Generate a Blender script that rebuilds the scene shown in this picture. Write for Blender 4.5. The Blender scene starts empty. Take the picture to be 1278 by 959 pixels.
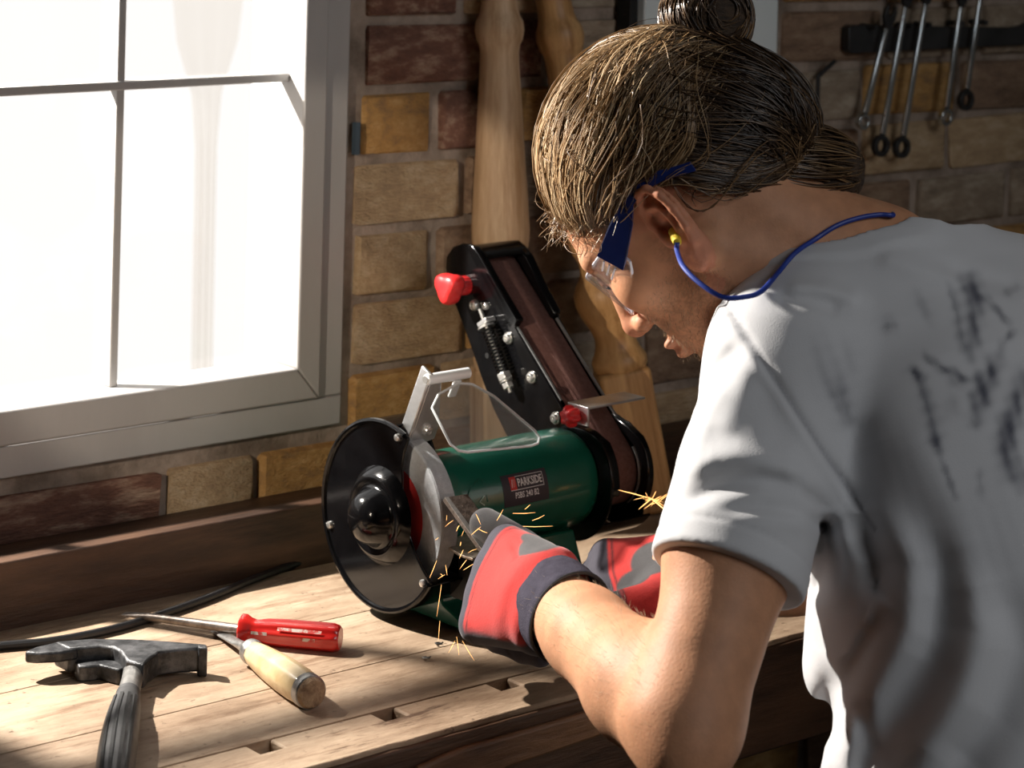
import bpy, bmesh, math, random
import numpy as np
from mathutils import Vector, Matrix
random.seed(7); rng = np.random.default_rng(7)
S = bpy.context.scene
COL = S.collection
PI = math.pi

# ---------------------------------------------------------------- camera
CAM_H = 0.73                       # above the bench top (bench top is z = 0)
YAW = math.radians(50.5); ROLL = 0.025
FWD = Vector((math.cos(YAW), math.sin(YAW), 0)); RGT = Vector((math.sin(YAW), -math.cos(YAW), 0)); UP = Vector((0, 0, 1))
cd = bpy.data.cameras.new('camera'); cam = bpy.data.objects.new('camera', cd); COL.objects.link(cam)
c_, s_ = math.cos(ROLL), math.sin(ROLL)
cx = RGT*c_ + UP*s_; cy = UP*c_ - RGT*s_; cz = -FWD
cam.matrix_world = Matrix(((cx.x, cy.x, cz.x, 0), (cx.y, cy.y, cz.y, 0), (cx.z, cy.z, cz.z, CAM_H), (0, 0, 0, 1)))
cd.sensor_width = 36; cd.lens = 3000/1278*36
cd.shift_y = -(479.5+190)/1278
cd.clip_start = 0.05; cd.clip_end = 100
cd.dof.use_dof = True; cd.dof.focus_distance = 2.12; cd.dof.aperture_fstop = 9
S.camera = cam
# ---------------------------------------------------------------- light
S.view_settings.view_transform = 'Standard'; S.view_settings.look = 'None'
S.view_settings.gamma = 1; S.view_settings.exposure = 0; S.view_settings.use_curve_mapping = False
W = bpy.data.worlds.new('sky'); S.world = W; W.use_nodes = True
W.node_tree.nodes['Background'].inputs[0].default_value = (1.0, .975, .95, 1)
W.node_tree.nodes['Background'].inputs[1].default_value = 1.08
def light(name, kind, loc, target=None, **kw):
    d = bpy.data.lights.new(name, kind); o = bpy.data.objects.new(name, d); COL.objects.link(o); o.location = loc
    for k, v in kw.items(): setattr(d, k, v)
    if target is not None: o.rotation_euler = (Vector(target)-Vector(loc)).to_track_quat('-Z', 'Y').to_euler()
    return o
light('window_strobe', 'SPOT', (.81, 2.46, .84), (1.36, 1.62, .12), energy=215, spot_size=math.radians(125), spot_blend=.3, shadow_soft_size=.018, color=(1, .94, .86))  # unseen strobe outside the window, placed from the shadows on the bench
light('fill_light', 'AREA', (1.35, -1.0, 1.6), (1.75, 1.5, 0.25), energy=18, size=1.1, color=(.94, .97, 1))  # unseen fill added on the camera side to brighten back and wall
light('wall_patch_spot', 'SPOT', (-1.3, .55, 1.05), (1.485, 2.06, .22), energy=170, spot_size=math.radians(9.0), spot_blend=.10, shadow_soft_size=.02, color=(1, .86, .70))  # unseen spot added to make the lit patch on frame and bricks

# ---------------------------------------------------------------- placing by the camera's calibration
def ray(x, y):
    u = x-639.; v = y+190.
    r = (u*c_+v*s_)/3000; d = (-u*s_+v*c_)/3000
    return FWD + RGT*r - UP*d
def at_z(x, y, z): q = ray(x, y); return Vector((0, 0, CAM_H)) + q*((z-CAM_H)/q.z)
def at_y(x, y, Y): q = ray(x, y); return Vector((0, 0, CAM_H)) + q*(Y/q.y)
def at_d(x, y, t): return Vector((0, 0, CAM_H)) + ray(x, y)*t

# ---------------------------------------------------------------- materials
def mat(name, c1, c2=None, rough=.5, metal=0, scale=8, stretch=(1, 1, 1), lo=.35, hi=.65, bump=0, bscale=None, spec=.5, coat=0, coord='Object', c3=None, detail=6, objrand=0, **kw):
    m = bpy.data.materials.new(name); m.use_nodes = True; nt = m.node_tree; N = nt.nodes; L = nt.links
    b = N['Principled BSDF']; b.inputs['Roughness'].default_value = rough; b.inputs['Metallic'].default_value = metal
    b.inputs['Specular IOR Level'].default_value = spec
    if coat: b.inputs['Coat Weight'].default_value = coat; b.inputs['Coat Roughness'].default_value = .08
    for k, v in kw.items(): b.inputs[k].default_value = v
    b.inputs['Base Color'].default_value = (*c1, 1)
    if c2 is None and not bump: return m
    tc = N.new('ShaderNodeTexCoord'); mp = N.new('ShaderNodeMapping'); mp.inputs['Scale'].default_value = stretch
    L.new(tc.outputs[coord], mp.inputs[0])
    vec = mp.outputs[0]
    if objrand:
        oi = N.new('ShaderNodeObjectInfo'); va = N.new('ShaderNodeVectorMath'); va.operation = 'MULTIPLY_ADD'
        va.inputs[1].default_value = (1, 1, 1); cm = N.new('ShaderNodeCombineXYZ'); mu = N.new('ShaderNodeMath'); mu.operation = 'MULTIPLY'; mu.inputs[1].default_value = 37
        L.new(oi.outputs['Random'], mu.inputs[0]); [L.new(mu.outputs[0], cm.inputs[i]) for i in range(3)]
        L.new(vec, va.inputs[0]); L.new(cm.outputs[0], va.inputs[2]); vec = va.outputs[0]
    if c2 is not None:
        n = N.new('ShaderNodeTexNoise'); n.inputs['Scale'].default_value = scale; n.inputs['Detail'].default_value = detail; n.inputs['Roughness'].default_value = .65
        L.new(vec, n.inputs['Vector'])
        r = N.new('ShaderNodeValToRGB'); r.color_ramp.elements[0].position = lo; r.color_ramp.elements[1].position = hi
        r.color_ramp.elements[0].color = (*c1, 1); r.color_ramp.elements[1].color = (*c2, 1)
        if c3 is not None:
            e = r.color_ramp.elements.new((lo+hi)/2); e.color = (*c3, 1)
        L.new(n.outputs['Fac'], r.inputs[0]); L.new(r.outputs[0], b.inputs['Base Color'])
    if bump:
        n2 = N.new('ShaderNodeTexNoise'); n2.inputs['Scale'].default_value = bscale or scale*4; n2.inputs['Detail'].default_value = 8; n2.inputs['Roughness'].default_value = .6
        L.new(vec, n2.inputs['Vector'])
        bp = N.new('ShaderNodeBump'); bp.inputs['Strength'].default_value = bump; bp.inputs['Distance'].default_value = .004
        L.new(n2.outputs['Fac'], bp.inputs['Height']); L.new(bp.outputs[0], b.inputs['Normal'])
    return m
def attr_mat(name, attr, rough=.6, bump=0, bscale=300, sss=0, spec=.4, mottle=0, mscale=40, sheen=0, weave=False):
    m = bpy.data.materials.new(name); m.use_nodes = True; N = m.node_tree.nodes; L = m.node_tree.links; b = N['Principled BSDF']
    a = N.new('ShaderNodeAttribute'); a.attribute_name = attr
    col = a.outputs['Color']
    tc = N.new('ShaderNodeTexCoord')
    if mottle:
        n = N.new('ShaderNodeTexNoise'); n.inputs['Scale'].default_value = mscale; n.inputs['Detail'].default_value = 5; L.new(tc.outputs['Object'], n.inputs['Vector'])
        mr = N.new('ShaderNodeMapRange'); mr.inputs['From Min'].default_value = .3; mr.inputs['From Max'].default_value = .7
        mr.inputs['To Min'].default_value = 1-mottle; mr.inputs['To Max'].default_value = 1+mottle*.6; L.new(n.outputs['Fac'], mr.inputs['Value'])
        mx = N.new('ShaderNodeVectorMath'); mx.operation = 'SCALE'; L.new(col, mx.inputs[0]); L.new(mr.outputs[0], mx.inputs['Scale']); col = mx.outputs[0]
    L.new(col, b.inputs['Base Color'])
    b.inputs['Roughness'].default_value = rough; b.inputs['Specular IOR Level'].default_value = spec
    if sss: b.inputs['Subsurface Weight'].default_value = sss; b.inputs['Subsurface Radius'].default_value = (1, .35, .2); b.inputs['Subsurface Scale'].default_value = .006
    if sheen: b.inputs['Sheen Weight'].default_value = sheen; b.inputs['Sheen Roughness'].default_value = .5
    if bump:
        if weave: n2 = N.new('ShaderNodeTexVoronoi')
        else: n2 = N.new('ShaderNodeTexNoise'); n2.inputs['Detail'].default_value = 4
        n2.inputs['Scale'].default_value = bscale; L.new(tc.outputs['Object'], n2.inputs['Vector'])
        bp = N.new('ShaderNodeBump'); bp.inputs['Strength'].default_value = bump; bp.inputs['Distance'].default_value = .001
        L.new(n2.outputs[0], bp.inputs['Height']); L.new(bp.outputs[0], b.inputs['Normal'])
    return m
def glass_mat(name, tint=(1, 1, 1), gloss=.12, haze=0, hazec=(.8, .8, .8)):
    m = bpy.data.materials.new(name); m.use_nodes = True; N = m.node_tree.nodes; L = m.node_tree.links; N.remove(N['Principled BSDF'])
    o = N['Material Output']; t = N.new('ShaderNodeBsdfTransparent'); t.inputs[0].default_value = (*tint, 1)
    g = N.new('ShaderNodeBsdfGlossy'); g.inputs['Roughness'].default_value = .03
    fr = N.new('ShaderNodeLayerWeight'); fr.inputs['Blend'].default_value = .5
    pw = N.new('ShaderNodeMath'); pw.operation = 'POWER'; pw.inputs[1].default_value = 4; L.new(fr.outputs['Facing'], pw.inputs[0])
    mu = N.new('ShaderNodeMath'); mu.operation = 'MULTIPLY_ADD'; mu.inputs[1].default_value = .35; mu.inputs[2].default_value = gloss*.4; mu.use_clamp = True
    L.new(pw.outputs[0], mu.inputs[0])
    mx = N.new('ShaderNodeMixShader'); L.new(mu.outputs[0], mx.inputs[0]); L.new(t.outputs[0], mx.inputs[1]); L.new(g.outputs[0], mx.inputs[2])
    res = mx
    if haze:
        d = N.new('ShaderNodeBsdfDiffuse'); d.inputs[0].default_value = (*hazec, 1)
        m2 = N.new('ShaderNodeMixShader'); m2.inputs[0].default_value = haze; L.new(mx.outputs[0], m2.inputs[1]); L.new(d.outputs[0], m2.inputs[2]); res = m2
    L.new(res.outputs[0], o.inputs['Surface'])
    return m
def emit_mat(name, c, s):
    m = bpy.data.materials.new(name); m.use_nodes = True; b = m.node_tree.nodes['Principled BSDF']
    b.inputs['Base Color'].default_value = (*c, 1); b.inputs['Emission Color'].default_value = (*c, 1); b.inputs['Emission Strength'].default_value = s
    return m

# ---------------------------------------------------------------- mesh building
class MB:
    def __init__(s): s.v = []; s.f = []
    def add(s, vs, fs):
        n = len(s.v); s.v += [tuple(v) for v in vs]; s.f += [tuple(i+n for i in f) for f in fs]; return s
    def box(s, lo, hi, M=None):
        vs = [Vector((x, y, z)) for x in (lo[0], hi[0]) for y in (lo[1], hi[1]) for z in (lo[2], hi[2])]
        if M is not None: vs = [M @ v for v in vs]
        return s.add(vs, [(0, 1, 3, 2), (4, 6, 7, 5), (0, 4, 5, 1), (2, 3, 7, 6), (0, 2, 6, 4), (1, 5, 7, 3)])
    def prism(s, pts, x0, x1, fn=lambda x, a, b: (x, a, b)):      # outline (a,b) extruded in x
        n = len(pts); ar = sum(pts[i][0]*pts[(i+1) % n][1]-pts[(i+1) % n][0]*pts[i][1] for i in range(n))
        if ar < 0: pts = pts[::-1]
        vs = [fn(x0, a, b) for a, b in pts] + [fn(x1, a, b) for a, b in pts]
        fs = [tuple(range(n))[::-1], tuple(range(n, 2*n))] + [(i, (i+1) % n, n+(i+1) % n, n+i) for i in range(n)]
        return s.add(vs, fs)
    def lathe(s, prof, a, b, n=32, close=True, M=None):          # prof = [(t along a->b in metres, radius)]
        a = Vector(a); d = (Vector(b)-a).normalized(); u = d.orthogonal().normalized(); w = d.cross(u)
        vs = []; fs = []
        for t, r in prof:
            for k in range(n):
                q = 2*PI*k/n; vs.append(a+d*t+(u*math.cos(q)+w*math.sin(q))*max(r, 1e-5))
        for i in range(len(prof)-1):
            for k in range(n):
                fs.append((i*n+k, i*n+(k+1) % n, (i+1)*n+(k+1) % n, (i+1)*n+k))
        if close: fs.append(tuple(range(n))[::-1]); fs.append(tuple((len(prof)-1)*n+k for k in range(n)))
        if M is not None: vs = [M @ v for v in vs]
        return s.add(vs, fs)
    def cyl(s, a, b, r, r2=None, n=24):
        L = (Vector(b)-Vector(a)).length; return s.lathe([(0, r), (L, r if r2 is None else r2)], a, b, n)
    def tube(s, pts, r, n=8, caps=True):
        pts = [Vector(p) for p in pts]; m = len(pts); rr = r if hasattr(r, '__len__') else [r]*m
        u = None; vs = []; fs = []
        for i, p in enumerate(pts):
            t = (pts[min(i+1, m-1)]-pts[max(i-1, 0)]).normalized()
            u = t.orthogonal().normalized() if u is None else (u-t*u.dot(t)).normalized()
            w = t.cross(u)
            for k in range(n):
                q = 2*PI*k/n; vs.append(p+(u*math.cos(q)+w*math.sin(q))*rr[i])
        for i in range(m-1):
            for k in range(n): fs.append((i*n+k, i*n+(k+1) % n, (i+1)*n+(k+1) % n, (i+1)*n+k))
        if caps: fs.append(tuple(range(n))[::-1]); fs.append(tuple((m-1)*n+k for k in range(n)))
        return s.add(vs, fs)
    def mesh(s, name):
        me = bpy.data.meshes.new(name); me.from_pydata(s.v, [], s.f); me.update(); return me
    def build(s, name, m, parent=None, bevel=0, smooth=True, angle=35, subsurf=0, segs=2):
        me = s.mesh(name); o = bpy.data.objects.new(name, me); COL.objects.link(o)
        if m is not None: me.materials.append(m)
        if smooth:
            me.shade_smooth(); me.set_sharp_from_angle(angle=math.radians(angle))
        if parent is not None: o.parent = parent
        if bevel:
            b = o.modifiers.new('b', 'BEVEL'); b.width = bevel; b.segments = segs; b.limit_method = 'ANGLE'; b.angle_limit = math.radians(40); b.harden_normals = False
        if subsurf:
            q = o.modifiers.new('s', 'SUBSURF'); q.levels = q.render_levels = subsurf
        return o
def spline(pts, n=8):                                            # Catmull-Rom through points (tuples of any length)
    P = [np.array(p, float) for p in pts]; P = [2*P[0]-P[1]]+P+[2*P[-1]-P[-2]]; out = []
    for i in range(1, len(P)-2):
        for k in range(n):
            t = k/n; a, b, c, d = P[i-1:i+3]
            out.append(.5*((2*b)+(c-a)*t+(2*a-5*b+4*c-d)*t*t+(3*b-a-3*c+d)*t**3))
    out.append(P[-2]); return out
def empty(name, loc=(0, 0, 0), rz=0, label=None, cat=None, group=None, kind=None):
    o = bpy.data.objects.new(name, None); COL.objects.link(o); o.location = loc; o.rotation_euler = (0, 0, rz); o.empty_display_size = .05
    return tag(o, label, cat, group, kind)
def tag(o, label=None, cat=None, group=None, kind=None):
    for k, v in (('label', label), ('category', cat), ('group', group), ('kind', kind)):
        if v: o[k] = v
    return o

# ================================================================ THE ROOM
M_mortar = mat('mortar', (.17, .13, .10), (.40, .32, .26), rough=.95, scale=14, bump=.9, bscale=70, spec=.1)
M_plaster = mat('plaster', (.20, .18, .16), (.26, .235, .21), rough=.95, scale=3, bump=.2, spec=.1)
M_floor = mat('concrete', (.10, .09, .08), (.17, .155, .14), rough=.9, scale=5, bump=.2, spec=.2)
M_white = mat('white_paint', (.35, .335, .325), (.41, .40, .39), rough=.45, scale=6, stretch=(1, 1, .3), bump=.06, bscale=60)
FL = -.87; CE = 2.0; WX0, WX1, WZ0, WZ1 = .80, 1.4992, 0.1116, 1.72
WY = 2.085
def struct(name, mb, m, **kw): return tag(mb.build(name, m, smooth=False, **kw), kind='structure')
b = MB()
for x0, x1, z0, z1 in ((-2, WX0, FL, CE), (WX1, 4.4, FL, CE), (WX0, WX1, FL, WZ0), (WX0, WX1, WZ1, CE)):
    b.box((x0, WY+.006, z0), (x1, WY+.16, z1))
wall_back = struct('wall_back', b, M_mortar)
struct('floor', MB().box((-2.2, -2.2, FL-.1), (4.6, 2.31, FL)), M_floor)
struct('ceiling', MB().box((-2.2, -2.2, CE), (4.6, 2.31, CE+.1)), mat('dark_boards', (.06, .045, .035), (.10, .078, .06), rough=.9, scale=4))
M_darkwall = mat('darkened_brick', (.045, .035, .03), (.08, .062, .05), rough=.95, scale=5, bump=.3, spec=.1)  # unseen wall made dark to cut bounce and reflections in the grinder cover
struct('wall_left', MB().box((-2.2, -2.2, FL), (-2, 2.31, CE)), M_darkwall)
struct('wall_right', MB().box((4.4, -2.2, FL), (4.6, 2.31, CE)), M_plaster)
struct('wall_front', MB().box((-2, -2.2, FL), (4.4, -2, CE)), M_plaster)

# bricks: each its own object, meshes shared between alike ones
def brick_mesh(i, rough):
    bm = bmesh.new(); bmesh.ops.create_cube(bm, size=1)
    bmesh.ops.bevel(bm, geom=bm.edges[:], offset=.020+.014*rough, segments=1, affect='EDGES')
    r = random.Random(i)
    for v in bm.verts:
        v.co += Vector((r.uniform(-.012, .012), r.uniform(-.03, .03), r.uniform(-.022, .022)))*(.6+rough)
    me = bpy.data.meshes.new('brick'); bm.to_mesh(me); bm.free(); me.shade_smooth(); me.set_sharp_from_angle(angle=math.radians(50)); return me
def bmat(n, a, b_, c): return mat('brick_'+n, a, b_, rough=.92, scale=4.5, lo=.30, hi=.68, c3=c, detail=12, bump=1.0, bscale=26, spec=.12, coord='Object', objrand=1)
BM = {'ochre': bmat('ochre', (0.307, 0.186, 0.096), (0.640, 0.397, 0.179), (0.512, 0.288, 0.102)),
      'buff': bmat('buff', (0.384, 0.269, 0.166), (0.640, 0.486, 0.320), (0.512, 0.358, 0.211)),
      'red': bmat('red', (0.134, 0.070, 0.054), (0.461, 0.320, 0.230), (0.218, 0.109, 0.077)),
      'brown': bmat('brown', (0.192, 0.128, 0.090), (0.422, 0.301, 0.205), (0.294, 0.192, 0.128)),
      'grey': bmat('grey', (0.243, 0.186, 0.134), (0.512, 0.422, 0.320), (0.358, 0.275, 0.198))}
bmesh_pool = {(k, i): None for k in BM for i in range(3)}
def brick(x0, x1, z0, z1, kind, proud=0, y=WY):
    key = (kind, random.randrange(3))
    if bmesh_pool[key] is None:
        me = brick_mesh(hash(kind) % 97+key[1]*13 if False else len(kind)*7+key[1]*13, .6+.2*key[1]); me.materials.append(BM[kind]); bmesh_pool[key] = me
    o = bpy.data.objects.new('brick', bmesh_pool[key]); COL.objects.link(o); o.parent = wall_back
    dep = .10
    o.location = ((x0+x1)/2, y+dep/2-proud, (z0+z1)/2); o.scale = (x1-x0, dep, z1-z0)
    o.rotation_euler = (0, random.uniform(-.012, .012), random.uniform(-.012, .012))
Z0 = 0.0155; CH = 0.07486
special = {2: [(1.5175, 1.6619, 'buff'), (1.6731, 1.7799, 'ochre')], 3: [(1.5175, 1.6151, 'buff'), (1.6294, 1.7494, 'brown')], 4: [(1.5154, 1.6538, 'buff'), (1.6680, 1.7290, 'brown')], 5: [(1.5226, 1.6151, 'ochre'), (1.6273, 1.7290, 'red')],
           6: [(1.5246, 1.6802, 'red'), (1.6924, 1.7697, 'red')], 7: [(1.5246, 1.6477, 'red'), (1.6599, 1.7697, 'buff')], 1: [(1.5154, 1.6273, 'ochre'), (1.6395, 1.7494, 'buff')]}
for k in range(-12, 13):
    z0 = Z0+CH*k+.0055; z1 = Z0+CH*(k+1)-.0055
    row = special.get(k); x = 1.515
    if row:
        for x0, x1, c in row: brick(x0, x1, z0, z1, c, random.uniform(-.002, .004)); x = x1+.011
    elif k % 2: x = 1.515-.05
    while x < 3.25:
        L = random.choice((.175, .18, .18, .10, .16))
        if x+L > WX1+.005:
            brick(max(x, 1.513), x+L, z0+random.uniform(-.002, .002), z1+random.uniform(-.002, .002), random.choice(('buff', 'brown', 'brown', 'grey', 'ochre', 'grey')), random.uniform(-.002, .004))
        x += L+.012
for k in range(1, 11):                                           # brickwork left of the window
    z0 = Z0+CH*k+.0055; z1 = Z0+CH*(k+1)-.0055; x = .20-.05*(k % 2)
    while x < WX0-.06:
        L = random.choice((.175, .18, .10, .16)); x2 = min(x+L, WX0-.010)
        brick(x, x2, z0, z1, random.choice(('buff', 'brown', 'red', 'grey', 'ochre', 'brown')), random.uniform(-.002, .004)); x = x2+.012
x = .24                                                      # the course under the window
for x1, c in ((.46, 'brown'), (.66, 'red'), (.86, 'ochre'), (1.06, 'brown'), (1.2795, 'red'), (1.3893, 'buff'), (1.5032, 'ochre')):
    brick(x, x1, 0.0343, 0.0923, c, .004); x = x1+.012
# ---- window
win = empty('window_1', (0, 0, 0), kind='structure')
win['label'] = 'white wooden casement window with slim glazing bars above the bench'
b = MB()                                                         # fixed outer frame
fw = .032
for x0, x1, z0, z1 in ((WX0, WX1, WZ0, WZ0+fw), (WX0, WX1, WZ1-fw, WZ1), (WX0, WX0+fw, WZ0+fw, WZ1-fw), (WX1-fw, WX1, WZ0+fw, WZ1-fw)):
    b.box((x0, WY-.004, z0), (x1, WY+.09, z1))
b.build('window_frame', M_white, win, bevel=.002)
SX0, SX1, SZ0, SZ1 = WX0+fw, WX1-fw, WZ0+fw, WZ1-fw; sw = .036
GX0, GX1, GZ0, GZ1 = SX0+sw, 1.4361, SZ0+sw, SZ1-sw
b = MB()
def miter(bb, o, i, y0, y1):                                     # mitred sash: four pieces
    (ox0, ox1, oz0, oz1), (ix0, ix1, iz0, iz1) = o, i
    for q in (((ox0, oz0), (ox1, oz0), (ix1, iz0), (ix0, iz0)), ((ox0, oz1), (ix0, iz1), (ix1, iz1), (ox1, oz1)),
              ((ox0, oz0), (ix0, iz0), (ix0, iz1), (ox0, oz1)), ((ox1, oz0), (ox1, oz1), (ix1, iz1), (ix1, iz0))):
        bb.prism([(a, c) for a, c in q], y0, y1, fn=lambda y, a, c: (a, y, c))
g = .0015
miter(b, (SX0+g, SX1-g, SZ0+g, SZ1-g), (GX0, GX1, GZ0, GZ1), WY-.012, WY+.045)
b.build('sash', M_white, win, bevel=.0025)
ys = [GX0]; bars = []
for x in (1.2342, 1.048):
    if x > GX0+.03:
        bars.append(x); MB().box((x-.0045, WY+.018, GZ0), (x+.0045, WY+.034, GZ1)).build('muntin', M_white, win, bevel=.0015)
hz = [0.4818, 1.02]
for z in hz: MB().box((GX0, WY+.016, z-.0045), (GX1, WY+.034, z+.0045)).build('muntin', M_white, win, bevel=.0015)
M_pane = glass_mat('window_glass', gloss=.06)
xs = [GX0]+sorted(bars)+[GX1]; zs = [GZ0]+hz+[GZ1]
for i in range(len(xs)-1):
    for j in range(len(zs)-1):
        MB().box((xs[i]+.003, WY+.034, zs[j]+.003), (xs[i+1]-.003, WY+.037, zs[j+1]-.003)).build('pane', M_pane, win, smooth=False)
MB().box((WX0-.02, WY+.09, WZ0-.04), (WX1+.0, WY+.22, WZ0-.002)).build('window_sill', M_white, win, bevel=.003)
M_lining = mat('white_render', (.80, .79, .77), (.86, .85, .83), rough=.8, scale=10)
for lo_, hi_ in (((WX1-.014, WY+.091, WZ0), (WX1+.001, WY+.162, WZ1)), ((WX0-.001, WY+.091, WZ0), (WX0+.014, WY+.162, WZ1)), ((WX0+.014, WY+.091, WZ1-.014), (WX1-.014, WY+.162, WZ1+.001))):
    MB().box(lo_, hi_).build('reveal_lining', M_lining, win, smooth=False)
tag(MB().tube([(1.5124, WY-.001, 0.432), (1.5109, WY-.003, 0.4198), (1.5114, WY-.002, 0.3984)], .005, 6).build('frame_wedge', mat('blue_grey_plastic', (.03, .05, .07), rough=.6)), 'small dark blue wedge jammed between window frame and brickwork', 'wedge')
# outside
pu, pd = at_y(262, 0, 3.2), at_y(252, 480, 3.2)                  # a sheer curtain tied to a narrow tail, hanging outside
vs = []; n = 40; nz_ = 24
for j in range(nz_+1):
    z = -.5+2.0*j/nz_; f_ = 1/(1+math.exp(-(z-(pu.z-.10))/.03)); hw = .020+.048*f_; xc = pd.x+(pu.x-pd.x)*(z-pd.z)/(pu.z-pd.z)
    for i in range(n+1):
        vs.append((xc+hw*(2*i/n-1), 3.2+.005*math.sin(i*.5+z*2), z))
fs = [(j*(n+1)+i, j*(n+1)+i+1, (j+1)*(n+1)+i+1, (j+1)*(n+1)+i) for j in range(nz_) for i in range(n)]
m = bpy.data.materials.new('sheer_fabric'); m.use_nodes = True; N = m.node_tree.nodes; L = m.node_tree.links; N.remove(N['Principled BSDF'])
a = N.new('ShaderNodeBsdfTransparent'); a.inputs[0].default_value = (.90, .87, .83, 1); b = N.new('ShaderNodeBsdfTranslucent'); b.inputs[0].default_value = (.97, .92, .86, 1)
x = N.new('ShaderNodeMixShader'); x.inputs[0].default_value = .22; L.new(a.outputs[0], x.inputs[1]); L.new(b.outputs[0], x.inputs[2]); L.new(x.outputs[0], N['Material Output'].inputs['Surface'])
tag(MB().add(vs, fs).build('sheer_curtain', m), 'sheer pale tied curtain hanging outside behind the right window panes', 'curtain')

# ================================================================ WORKBENCH
M_bench = mat('worn_beech', (.27, .185, .12), (.50, .385, .275), rough=.66, scale=7, stretch=(.6, 2.2, 2.2), lo=.30, hi=.66, c3=(.41, .30, .205), bump=.45, bscale=60, spec=.25, objrand=1, detail=12)
def grime(m, layers):                                             # multiply further worn layers into the base colour: (scale, stretch, lo, hi, colour)
    nt = m.node_tree; N = nt.nodes; L = nt.links; b = N['Principled BSDF']; col = b.inputs['Base Color'].links[0].from_socket
    tc = N.new('ShaderNodeTexCoord')
    for sc, st, lo, hi, c in layers:
        mp = N.new('ShaderNodeMapping'); mp.inputs['Scale'].default_value = st; L.new(tc.outputs['Object'], mp.inputs[0])
        n = N.new('ShaderNodeTexNoise'); n.inputs['Scale'].default_value = sc; n.inputs['Detail'].default_value = 8; n.inputs['Roughness'].default_value = .7; L.new(mp.outputs[0], n.inputs['Vector'])
        r = N.new('ShaderNodeValToRGB'); r.color_ramp.elements[0].position = lo; r.color_ramp.elements[1].position = hi
        r.color_ramp.elements[0].color = (*c, 1); r.color_ramp.elements[1].color = (1, 1, 1, 1); L.new(n.outputs['Fac'], r.inputs[0])
        x = N.new('ShaderNodeMix'); x.data_type = 'RGBA'; x.blend_type = 'MULTIPLY'; x.inputs[0].default_value = 1
        L.new(col, x.inputs[6]); L.new(r.outputs[0], x.inputs[7]); col = x.outputs[2]
    L.new(col, b.inputs['Base Color'])
grime(M_bench, [(3.2, (1, 1.6, 1), .36, .56, (.52, .46, .42)), (38, (.16, 1, 1), .36, .47, (.62, .55, .50)), (85, (1, 1, 1), .30, .40, (.30, .25, .22)), (9, (.25, 1.5, 1), .335, .375, (.35, .28, .24))])
M_dark = mat('dark_oiled_wood', (.035, .018, .011), (.12, .062, .034), rough=.55, scale=10, stretch=(.4, 2, 3), bump=.5, bscale=40, spec=.35)
bench = empty('workbench', (1.2, 1.78, FL), label='old wooden workbench with worn plank top, square dog holes and dark apron', cat='workbench')
BX0, BX1 = .25, 2.35
def bp(mb, name, m, **kw):
    o = mb.build(name, m, bench, **kw); o.location = (-1.2, -1.78, -FL); return o
cuts = [1.6225, 1.7195, 1.842, 1.988]
for i in range(3):
    bp(MB().box((BX0, cuts[i]+.0006, -.045), (BX1, cuts[i+1]-.0006, 0)), 'plank', M_bench, bevel=.0006)
out = [(BX0, 1.555), (BX0, 1.6219)]; notch = [1.094, 1.2185, 1.343, 1.468, 1.593, .969, .844, .719]
for x in sorted(notch): out += [(x-.0115, 1.6219), (x-.0115, 1.601), (x+.0115, 1.601), (x+.0115, 1.6219)]
out += [(BX1, 1.6219)]
r = random.Random(3); xx = BX1
while xx > BX0+.02: out.append((xx, 1.555+r.uniform(-.0018, .0018))); xx -= r.uniform(.02, .05)
bp(MB().prism(out, -.045, 0, fn=lambda x, a, b_: (a, b_, x)), 'plank', M_bench, bevel=.002)
for x in notch: bp(MB().box((x-.02, 1.59, -.075), (x+.02, 1.63, -.074)), 'hole_shade_sheet', mat('hole_shade_%d' % int(x*1000), (.012, .008, .006), rough=.9), smooth=False)  # black sheet stands in for the shade inside the dog holes
ap = [(BX0, -.105), (BX0, -.012)]; xx = BX0
bp(MB().box((BX0, 1.5505, -.10), (BX1-.02, 1.566, -.004)), 'apron', M_dark, bevel=.0025)
pts = [(1.19, -.030), (1.20, -.020), (1.24, -.0145), (1.42, -.013), (1.5, -.014), (1.5, -.035), (1.42, -.036), (1.36, -.039), (1.30, -.041), (1.265, -.045), (1.23, -.046), (1.2, -.041)]
bp(MB().prism(pts, 1.5435, 1.5515, fn=lambda y, a, c: (a, y, c)), 'apron_strip', mat('worn_red_brown_wood', (.07, .028, .014), (.26, .13, .06), rough=.5, scale=14, stretch=(.4, 2, 2), bump=.5), bevel=.003)
M_board = mat('stained_board', (.022, .011, .007), (.095, .048, .027), rough=.5, scale=7, stretch=(.5, 2, 3), bump=.4, bscale=40, spec=.4)
bp(MB().box((BX0, 1.990, -.02), (BX1, 2.012, .062)), 'backboard', M_board, bevel=.002)
bp(MB().box((BX0, 2.0125, -.03), (BX1, 2.076, .0515)), 'back_ledge', M_board, bevel=.002)
for x in (.45, 2.2):
    for y in (1.64, 1.93): bp(MB().box((x-.04, y-.035, FL), (x+.04, y+.035, -.045)), 'leg', M_dark, bevel=.003)
bp(MB().box((.49, 1.9, -.6), (2.16, 1.96, -.5)), 'stretcher', M_dark, bevel=.003)

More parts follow.
